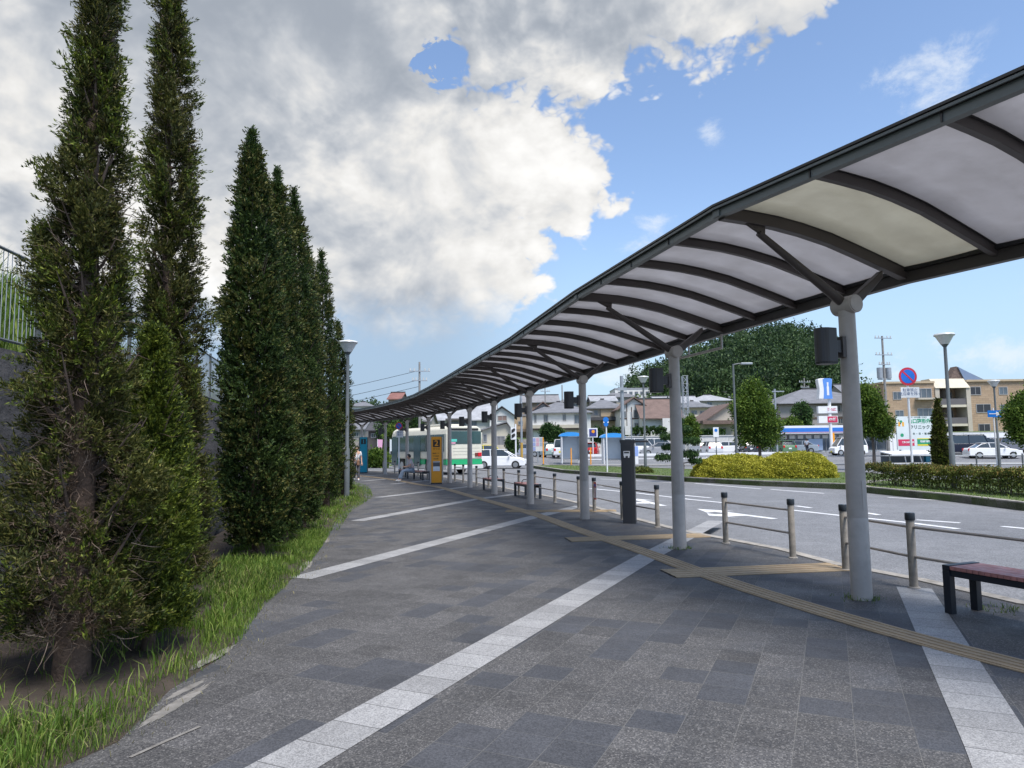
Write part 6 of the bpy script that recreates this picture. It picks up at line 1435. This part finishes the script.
# ------------------------------------------------------------------ vehicles
def car(lab, px, Y, color, heading, kind='hatch', z0=None, py=None, name='parked_car', group='cars in the car park', scale=1.0):
    x = A(px, 450, Y)[0]; z0 = (ROADZ if Y < 66 else .36) if z0 is None else z0
    g = thing(name, lab, 'car', (x, Y, z0 + .0), math.radians(heading), group)
    P = dict(hatch=(4.0, 1.68, 1.48, [(-1.98, .32), (-1.99, .75), (-1.90, .98), (-1.55, 1.0), (.75, .98), (1.55, .82), (1.93, .66), (1.99, .40), (1.96, .22), (-1.9, .22)], [(-1.78, .99), (-1.58, 1.36), (-1.1, 1.47), (-.1, 1.47), (.35, 1.38), (1.12, .95)]),
             sedan=(4.5, 1.74, 1.43, [(-2.22, .32), (-2.24, .80), (-2.12, .96), (-1.4, 1.0), (.8, .97), (1.7, .84), (2.15, .66), (2.24, .40), (2.2, .22), (-2.1, .22)], [(-1.70, .99), (-1.05, 1.36), (-.5, 1.43), (.0, 1.43), (.35, 1.36), (1.15, .95)]),
             van=(4.6, 1.72, 1.95, [(-2.28, .32), (-2.30, .9), (-2.26, 1.1), (1.0, 1.08), (1.75, .98), (2.2, .75), (2.28, .42), (2.24, .24), (-2.2, .24)], [(-2.22, 1.09), (-2.12, 1.8), (-1.9, 1.93), (.7, 1.93), (1.05, 1.85), (1.72, 1.02)]),
             kei=(3.4, 1.48, 1.85, [(-1.68, .32), (-1.70, .9), (-1.66, 1.05), (1.0, 1.03), (1.35, .95), (1.62, .8), (1.69, .42), (1.66, .24), (-1.6, .24)], [(-1.64, 1.04), (-1.58, 1.7), (-1.4, 1.83), (.55, 1.83), (.8, 1.76), (1.38, 1.0)]))[kind]
    Ln, W, H, body, gh = P; h = W / 2; bm_ = paint(color, .25) if color not in ('white',) else M['white']
    # body with tumblehome: section loft along profile
    def loft(poly, w0, w1, zlo, zhi):
        n = len(poly); vs = []
        for s in (-1, 1):
            for u, v in poly: w_ = w0 + (w1 - w0) * max(0, min(1, (v - zlo) / (zhi - zlo))); vs.append((u, s * w_, v))
        return MB().add(vs, [tuple(range(n)), tuple(range(2 * n - 1, n - 1, -1))] + [(i, i + n, (i + 1) % n + n, (i + 1) % n) for i in range(n)])
    b_ = loft(body, h, h - .06, .5, 1.0).build('body', bm_, g, bevel=.05)
    loft(gh, h - .07, h - .25, .98, H).build('window_glass', M['glass'], g, bevel=.02)
    # roof skin and pillars
    top = [p for p in gh if p[1] > H - .15]; xr0, xr1 = min(p[0] for p in top), max(p[0] for p in top); mb = MB()
    mb.box(((xr0 + xr1) / 2, 0, H + .005), (xr1 - xr0 + .1, 2 * (h - .23), .05)); mb.build('roof', bm_, g, bevel=.02)
    for s in (-1, 1):
        for (a_, bq) in ((gh[0], top[0]), (gh[-1], top[-1])): mb = MB(); mb.tube([(a_[0], s * (h - .08), a_[1] - .02), (bq[0], s * (h - .235), bq[1] + .0)], .04, 6); mb.build('pillar', bm_, g)
        xm = (xr0 + xr1) / 2 - .1; mb = MB(); mb.tube([(xm, s * (h - .065), .99), (xm - .05, s * (h - .235), H - .01)], .035, 6); mb.build('pillar', bm_, g)
    wb = Ln * .31
    for sx in (-1, 1):
        for s in (-1, 1):
            mb = MB(); mb.cyl((sx * wb, s * (h + .005), .31), (sx * wb, s * (h - .2), .31), .31, n=20); wt = mb.build('wheel', M['tyre'], g, smooth=True)
            mb = MB(); mb.cyl((sx * wb, s * (h + .015), .31), (sx * wb, s * (h + .006), .31), .19, n=14); mb.build('rim', M['rim'], wt)
    for s in (-1, 1):
        mb = MB(); mb.box((Ln / 2 - .14, s * (h - .24), .66), (.22, .32, .14)); mb.build('headlight', M['lens'], g, bevel=.02)
        mb = MB(); mb.box((-Ln / 2 + .05, s * (h - .17), .82), (.12, .2, .26)); mb.build('tail_light', M['red'], g, bevel=.02)
        mb = MB(); mb.box((gh[-1][0] - .35, s * (h + .07), 1.02), (.12, .16, .12)); mb.build('mirror', bm_, g, bevel=.02)
    mb = MB(); mb.box((Ln / 2 - .005, 0, .42), (.03, .34, .17)); mb.build('number_plate', M['white'] if kind != 'kei' else paint((.65, .55, .03)), g)
    mb = MB(); mb.box((-Ln / 2 + .0, 0, .60), (.03, .34, .17)); mb.build('number_plate', M['white'] if kind != 'kei' else paint((.65, .55, .03)), g)
    mb = MB(); mb.box((Ln / 2 - .01, 0, .30), (.06, W * .6, .1)); mb.build('grille', M['black'], g)
    return g
car('white hatchback driving past just right of the bus', 501, 56, 'white', -8, 'hatch', ROADZ, name='moving_car', group='cars on the road')
car('yellow car mostly hidden behind the white hatchback', 487, 69, (.75, .62, .02), 10, 'kei', ROADZ, name='moving_car', group='cars on the road')
lot = [(523, 82, (.30, .34, .42), 175, 'sedan', 'silver blue car left of the notice board'), (549, 78, (.30, .42, .42), 100, 'hatch', 'pale teal car right of the notice board'), (560, 74, 'white', 88, 'kei', 'white box van with a yellow plate in the car park'),
       (578, 76, (.03, .03, .035), 95, 'hatch', 'black car half hidden by the third column'), (591, 80, (.45, .03, .03), 80, 'hatch', 'red car right of the third column'), (612, 82, (.62, .66, .68), -95, 'kei', 'white small van behind the right hand blue roofed shelter'),
       (625, 76, (.40, .5, .62), 60, 'hatch', 'pale blue car left of the tall grey pole'), (637, 86, 'white', 12, 'van', 'white van with black windows behind the dark pillar'), (657, 88, 'white', 8, 'van', 'second white van left of the second column'),
       (660, 80, (.28, .29, .31), 176, 'sedan', 'silver saloon in front of the second white van'), (701, 84, (.55, .60, .62), 95, 'hatch', 'pale car with red tail lights right of the pine'), (711, 80, (.62, .64, .66), 90, 'hatch', 'pale hatchback left of the bus lane board'), (724, 86, 'white', 172, 'sedan', 'white saloon left of the arm street lamp'),
       (746, 85, (.05, .06, .08), 90, 'hatch', 'dark car behind the bright green tree'), (783, 82, (.12, .22, .12), 92, 'hatch', 'dark green car with red lights at the store'), (798, 84, (.28, .33, .38), 160, 'sedan', 'blue grey saloon parked at the store'), (848, 72, 'white', 180, 'kei', 'white small van beside the nearest column'),
       (961, 72, (.012, .014, .03), 165, 'van', 'black people carrier right of the lamp post'), (976, 74, (.02, .03, .10), 150, 'hatch', 'dark blue hatchback in the right hand car park'), (992, 67, 'white', -12, 'sedan', 'white saloon in the right hand car park behind the arrow sign'), (1006, 76, (.10, .11, .13), -15, 'sedan', 'dark grey saloon behind the white one'), (1019, 74, (.16, .17, .20), -20, 'hatch', 'grey car at the right edge of the picture')]
for px, Y, colr, hd, kd, lab in lot: car(lab, px, Y, colr, hd, kd, (ROADZ + (Y - 66) / 8 * .49 if Y < 74 else .36))

# bus ------------------------------------------------------------
def bus():
    rl = Vector(A(446.5, 472, 44.2)[:2]); rr_ = Vector(A(482.5, 470, 45.6)[:2]); d = (rr_ - rl).normalized(); W = (rr_ - rl).length
    fwd = Vector((-d.y, d.x)); c = (rl + rr_) / 2; ang = math.atan2(fwd.y, fwd.x)
    g = thing('city_bus', 'cream city bus with a green skirt stopped at the kerb, seen from behind', 'bus', (c.x, c.y, ROADZ), ang); Ln = 8.5; h = W / 2; H = 3.05
    cream = mk('bus_cream', (.62, .60, .50), .35, var=.05); green = mk('bus_green', (.015, .33, .13), .35, var=.05)
    sec = [(-h, .95), (-h, 2.55), (-h + .10, 2.88), (-h + .35, H), (h - .35, H), (h - .10, 2.88), (h, 2.55), (h, .95)]
    mb = MB(); n = len(sec); mb.add([(0, -y, z) for y, z in sec] + [(Ln, -y, z) for y, z in sec], [tuple(range(n)), tuple(range(2 * n - 1, n - 1, -1))] + [(i, i + n, (i + 1) % n + n, (i + 1) % n) for i in range(n)]); mb.build('body', cream, g, bevel=.08)
    # lower body, split at the wheel openings
    for a_, b_ in ((0, 2.0), (3.1, 6.2), (7.3, Ln)): mb = MB(); mb.b2(a_ + .01, -h + .01, .62, b_ - .01, h - .01, .948); mb.build('skirt_band', green, g, bevel=.02)
    for a_, b_ in ((.05, 2.0), (3.1, 6.2), (7.3, Ln - .05)): mb = MB(); mb.b2(a_ + .01, -h + .03, .32, b_ - .01, h - .03, .618); mb.build('skirt', M['offwhite'], g, bevel=.02)
    mb = MB(); mb.b2(2.0, -h + .3, .4, 3.1, h - .3, .94); mb.b2(6.2, -h + .3, .4, 7.3, h - .3, .94); mb.build('wheel_well', M['black'], g)
    for x in (2.55, 6.75):
        for s in (-1, 1): mb = MB(); mb.cyl((x, s * (h - .02), .48), (x, s * (h - .3), .48), .48, n=22); wt = mb.build('wheel', M['tyre'], g, smooth=True); mb = MB(); mb.cyl((x, s * (h - .012), .48), (x, s * (h - .019), .48), .28, n=16); mb.build('rim', M['rim'], wt)
    mb = MB(); mb.b2(-.025, -h + .10, 1.92, .0 - .003, h - .10, 2.72); rw = mb.build('rear_window', M['glassg'], g, bevel=.01)
    mb = MB(); mb.b2(-.045, h - .72, 2.06, -.027, h - .15, 2.22); mb.build('green_sticker', paint((.1, .5, .4)), rw); mb = MB(); mb.b2(-.045, h - .62, 1.93, -.027, h - .15, 2.03); mb.build('pink_sticker', paint((.6, .3, .4)), rw)
    for s in (-1, 1): mb = MB(); mb.b2(-.06, s * (h - .08), 1.12, -.003, s * (h - .34), 1.36); mb.build('tail_light', M['red'], g, bevel=.01)
    mb = MB(); mb.b2(-.055, -h + .36, 1.13, -.003, -h + .55, 1.35); mb.build('indicator', paint((.14, .03, .02)), g)
    mb = MB()
    for k in range(3): mb.b2(-.012, -h + .2, 1.25 + .2 * k, -.003, h - .45, 1.257 + .2 * k)
    mb.build('panel_seam', paint((.35, .34, .30)), g)
    mb = MB(); mb.b2(-.22, -h + .05, .34, -.0, h - .05, .60); mb.build('bumper', M['offwhite'], g, bevel=.04)
    mb = MB(); mb.b2(-.245, -.25, .42, -.222, .25, .56); mb.build('number_plate', M['white'], g)
    mb = MB(); mb.b2(-.02, -h + .3, 2.76, -.002, h - .3, 2.90); mb.build('rear_destination', M['black'], g)
    for k in range(6):
        for s in (-1, 1):
            a_ = .3 + k * 1.34; b_ = a_ + 1.28
            mb = MB(); mb.b2(a_, s * (h + .004), 1.45, b_, s * (h + .022), 2.52); mb.build('side_window', M['glassg'], g, bevel=.01)
    for k in (3.7, 7.4): mb = MB(); mb.b2(k, h + .023, .50, k + 1.0, h + .04, 2.45); mb.build('door', mk('bus_door', (.04, .09, .10), .1, var=.2), g)
    mb = MB(); mb.b2(1.5, -.8, H + .003, 4.6, .8, H + .16); mb.build('roof_unit', cream, g, bevel=.05)
    mb = MB(); mb.b2(Ln + .003, -h + .12, 1.3, Ln + .03, h - .12, 2.6); mb.build('windscreen', M['glassg'], g)
    for s in (-1, 1): mb = MB(); mb.tube([(Ln - .1, s * h, 2.4), (Ln + .35, s * (h + .15), 2.45), (Ln + .35, s * (h + .15), 2.2)], .025, 6); mb.b2(Ln + .28, s * (h + .08), 1.8, Ln + .38, s * (h + .24), 2.2); mb.build('mirror', M['black'], g)
    for s in (-1, 1): mb = MB(); mb.b2(Ln + .003, s * (h - .15), .75, Ln + .05, s * (h - .45), .92); mb.build('headlight', M['lens'], g)
bus()

# ------------------------------------------------------------------ people
def person(lab, x, y, z0, rz, joints, shirt, trousers, shoes=None, hairm='hair', bag=None, scale=1):
    g = thing('person', lab, 'person', (x, y, z0), rz)
    J = {k: Vector(v) * scale for k, v in joints.items()}
    def skin(name, chain, radii, mat, sub=1, root=0):
        vs = []; idx = {}; es = []; rd = []
        for path_ in chain:
            prev = None
            for k in path_:
                if k not in idx: idx[k] = len(vs); vs.append(J[k]); rd.append(radii[k] * scale)
                if prev is not None: es.append((idx[prev], idx[k]))
                prev = k
        me = bpy.data.meshes.new(name); me.from_pydata(vs, es, []); o = bpy.data.objects.new(name, me); COL.objects.link(o); o.parent = g
        md = o.modifiers.new('s', 'SKIN'); md.use_smooth_shade = True
        for i, v in enumerate(me.skin_vertices[0].data): v.radius = (rd[i], rd[i]); v.use_root = (i == 0)
        sb = o.modifiers.new('d', 'SUBSURF'); sb.levels = sub; sb.render_levels = sub; me.materials.append(mat); return o
    # fingers
    for s in ('l', 'r'):
        w_, h_ = J['wrist_' + s], J['hand_' + s]; d = (h_ - w_).normalized(); side = d.cross(Vector((0, 0, 1))); side = side.normalized() if side.length > .2 else Vector((0, 1, 0)); dn = d.cross(side).normalized()
        for i, ln in enumerate((.066, .076, .070, .054)):
            b = h_ + side * (.028 * (i - 1.5) * scale); J['f%s%da' % (s, i)] = b + d * .02 * scale; J['f%s%db' % (s, i)] = b + (d * ln * .6 + dn * .012) * scale + d * .02; J['f%s%dc' % (s, i)] = b + (d * ln + dn * .03) * scale + d * .015
        J['t%sa' % s] = w_.lerp(h_, .4) + side * -.035 * scale; J['t%sb' % s] = w_.lerp(h_, .9) + side * -.065 * scale + dn * .01
    R = dict(pelvis=.12, belly=.115, chest=.135, neck=.055, head0=.072, head1=.098, head2=.075, chin=.05)
    ch = [['pelvis', 'belly', 'chest', 'neck', 'head0', 'head1', 'head2']]
    for s in ('l', 'r'):
        R.update({'sh_' + s: .062, 'elb_' + s: .043, 'wrist_' + s: .028, 'hand_' + s: .036, 'hip_' + s: .095, 'knee_' + s: .062, 'ank_' + s: .040, 'toe_' + s: .036})
        ch += [['chest', 'sh_' + s, 'elb_' + s, 'wrist_' + s, 'hand_' + s], ['pelvis', 'hip_' + s, 'knee_' + s, 'ank_' + s, 'toe_' + s]]
        for i in range(4):
            ch.append(['hand_' + s] + ['f%s%d%s' % (s, i, q) for q in 'abc'])
            for q in 'abc': R['f%s%d%s' % (s, i, q)] = .009
        ch.append(['wrist_' + s, 't%sa' % s, 't%sb' % s]); R['t%sa' % s] = .013; R['t%sb' % s] = .010
    J['head0'] = J['neck'].lerp(J['head'], .45); J['head1'] = J['head']; J['head2'] = J['head'] + (J['head'] - J['neck']).normalized() * .075 * scale
    bo = skin('body', ch, R, M['skin'], 1)
    Rs = dict(pelvis=.135, belly=.130, chest=.150, neckb=.075, sh_l=.078, sh_r=.078, slv_l=.062, slv_r=.062); J['neckb'] = J['chest'].lerp(J['neck'], .55)
    for s in 'lr': J['slv_' + s] = J['sh_' + s].lerp(J['elb_' + s], .75)
    skin('shirt', [['pelvis', 'belly', 'chest', 'neckb'], ['chest', 'sh_l', 'slv_l'], ['chest', 'sh_r', 'slv_r']], Rs, shirt, 1)
    Rt = dict(pelvis=.132, hip_l=.108, hip_r=.108, knee_l=.076, knee_r=.076, hem_l=.060, hem_r=.060)
    for s in 'lr': J['hem_' + s] = J['knee_' + s].lerp(J['ank_' + s], .9)
    skin('trousers', [['pelvis', 'hip_l', 'knee_l', 'hem_l'], ['pelvis', 'hip_r', 'knee_r', 'hem_r']], Rt, trousers, 1)
    for s in 'lr':
        J['heel_' + s] = J['ank_' + s] + (J['ank_' + s] - J['toe_' + s]).normalized() * .04; skin('shoe', [['heel_' + s, 'toe_' + s]], {'heel_' + s: .048, 'toe_' + s: .043}, shoes or M['black'], 1)
    # face and hair
    fw = Vector((1, 0, 0)) ; hc = J['head']
    me = bpy.data.meshes.new('hair'); bm = bmesh.new(); bmesh.ops.create_uvsphere(bm, u_segments=18, v_segments=12, radius=.112 * scale)
    for v in list(bm.verts):
        if v.co.x > .045 * scale and v.co.z < .045 * scale or v.co.z < -.075 * scale: bm.verts.remove(v)
    for v in bm.verts: v.co += hc + Vector((-.012, 0, .028)) * scale
    bm.to_mesh(me); bm.free(); o = bpy.data.objects.new('hair', me); COL.objects.link(o); o.parent = g; me.materials.append(M['hair']); sd_ = o.modifiers.new('t', 'SOLIDIFY'); sd_.thickness = .012
    for p in me.polygons: p.use_smooth = True
    mb = MB()
    for s in (-1, 1): mb.box(hc + Vector((.096, s * .034, .005)) * scale, (.012, .024, .010))
    mb.build('eyes', M['black'], bo); mb = MB(); mb.add([hc + Vector(q) * scale for q in ((.095, 0, .0), (.092, -.016, -.035), (.092, .016, -.035), (.122, 0, -.032))], [(0, 1, 3), (0, 3, 2), (1, 2, 3), (0, 2, 1)]); mb.build('nose', M['skin'], bo)
    mb = MB(); mb.box(hc + Vector((.090, 0, -.062)) * scale, (.012, .04, .008)); mb.build('mouth', paint((.35, .12, .10)), bo)
    mb = MB()
    for s in (-1, 1): mb.box(hc + Vector((0, s * .098, -.01)) * scale, (.03, .015, .05))
    mb.build('ears', M['skin'], bo)
    return g, J
stand = dict(pelvis=(0, 0, .92), belly=(.01, 0, 1.08), chest=(.01, 0, 1.28), neck=(.0, 0, 1.45), head=(.02, 0, 1.58), sh_l=(0, .18, 1.38), elb_l=(-.02, .23, 1.12), wrist_l=(.05, .24, .90), hand_l=(.08, .24, .82), sh_r=(0, -.18, 1.38), elb_r=(-.03, -.22, 1.12), wrist_r=(.12, -.20, .98), hand_r=(.18, -.18, .95),
             hip_l=(0, .09, .88), knee_l=(.12, .09, .50), ank_l=(.16, .09, .08), toe_l=(.30, .09, .04), hip_r=(0, -.09, .88), knee_r=(.02, -.09, .49), ank_r=(-.20, -.09, .12), toe_r=(-.08, -.09, .04))
sit = dict(pelvis=(0, 0, .56), belly=(.03, 0, .70), chest=(.09, 0, .90), neck=(.14, 0, 1.06), head=(.19, 0, 1.18), sh_l=(.09, .18, 1.0), elb_l=(.14, .22, .76), wrist_l=(.34, .14, .70), hand_l=(.41, .10, .72), sh_r=(.09, -.18, 1.0), elb_r=(.14, -.22, .76), wrist_r=(.34, -.14, .70), hand_r=(.41, -.10, .72),
           hip_l=(.04, .10, .54), knee_l=(.46, .12, .52), ank_l=(.58, .12, .08), toe_l=(.72, .12, .04), hip_r=(.04, -.10, .54), knee_r=(.46, -.12, .52), ank_r=(.66, -.10, .08), toe_r=(.80, -.10, .04))
def pxat(px, Y): return A(px, 470, Y)[0]
person('person in pale shirt and light jeans sitting on the bench by the bus', pxat(412.5, 34.2), 34.2, -.03, math.radians(195), sit, paint((.50, .45, .48), .8), paint((.22, .28, .36), .8), M['offwhite'])
person('black haired person in white shirt and dark trousers walking past the last conifer', pxat(356.5, 35.0), 35.0, 0, math.radians(-75), stand, paint((.62, .64, .66), .8), paint((.06, .06, .07), .8), M['offwhite'])
person('person in a white shirt and dark trousers standing outside the convenience store', pxat(808, 80), 80, .36, math.radians(60), stand, paint((.7, .72, .75), .8), paint((.02, .02, .03), .8))
g = thing('shoulder_bag', 'brown shoulder bag carried by the walking person', 'bag', (pxat(358.3, 34.9), 34.9, .75)); mb = MB(); mb.b2(-.06, -.12, 0, .06, .12, .26); mb.build('bag_body', paint((.22, .12, .07)), g, bevel=.03); mb = MB(); mb.tube([(0, -.10, .25), (-.02, -.04, .55), (-.02, .04, .55), (0, .10, .25)], .01, 6); mb.build('strap', paint((.12, .07, .04)), g)
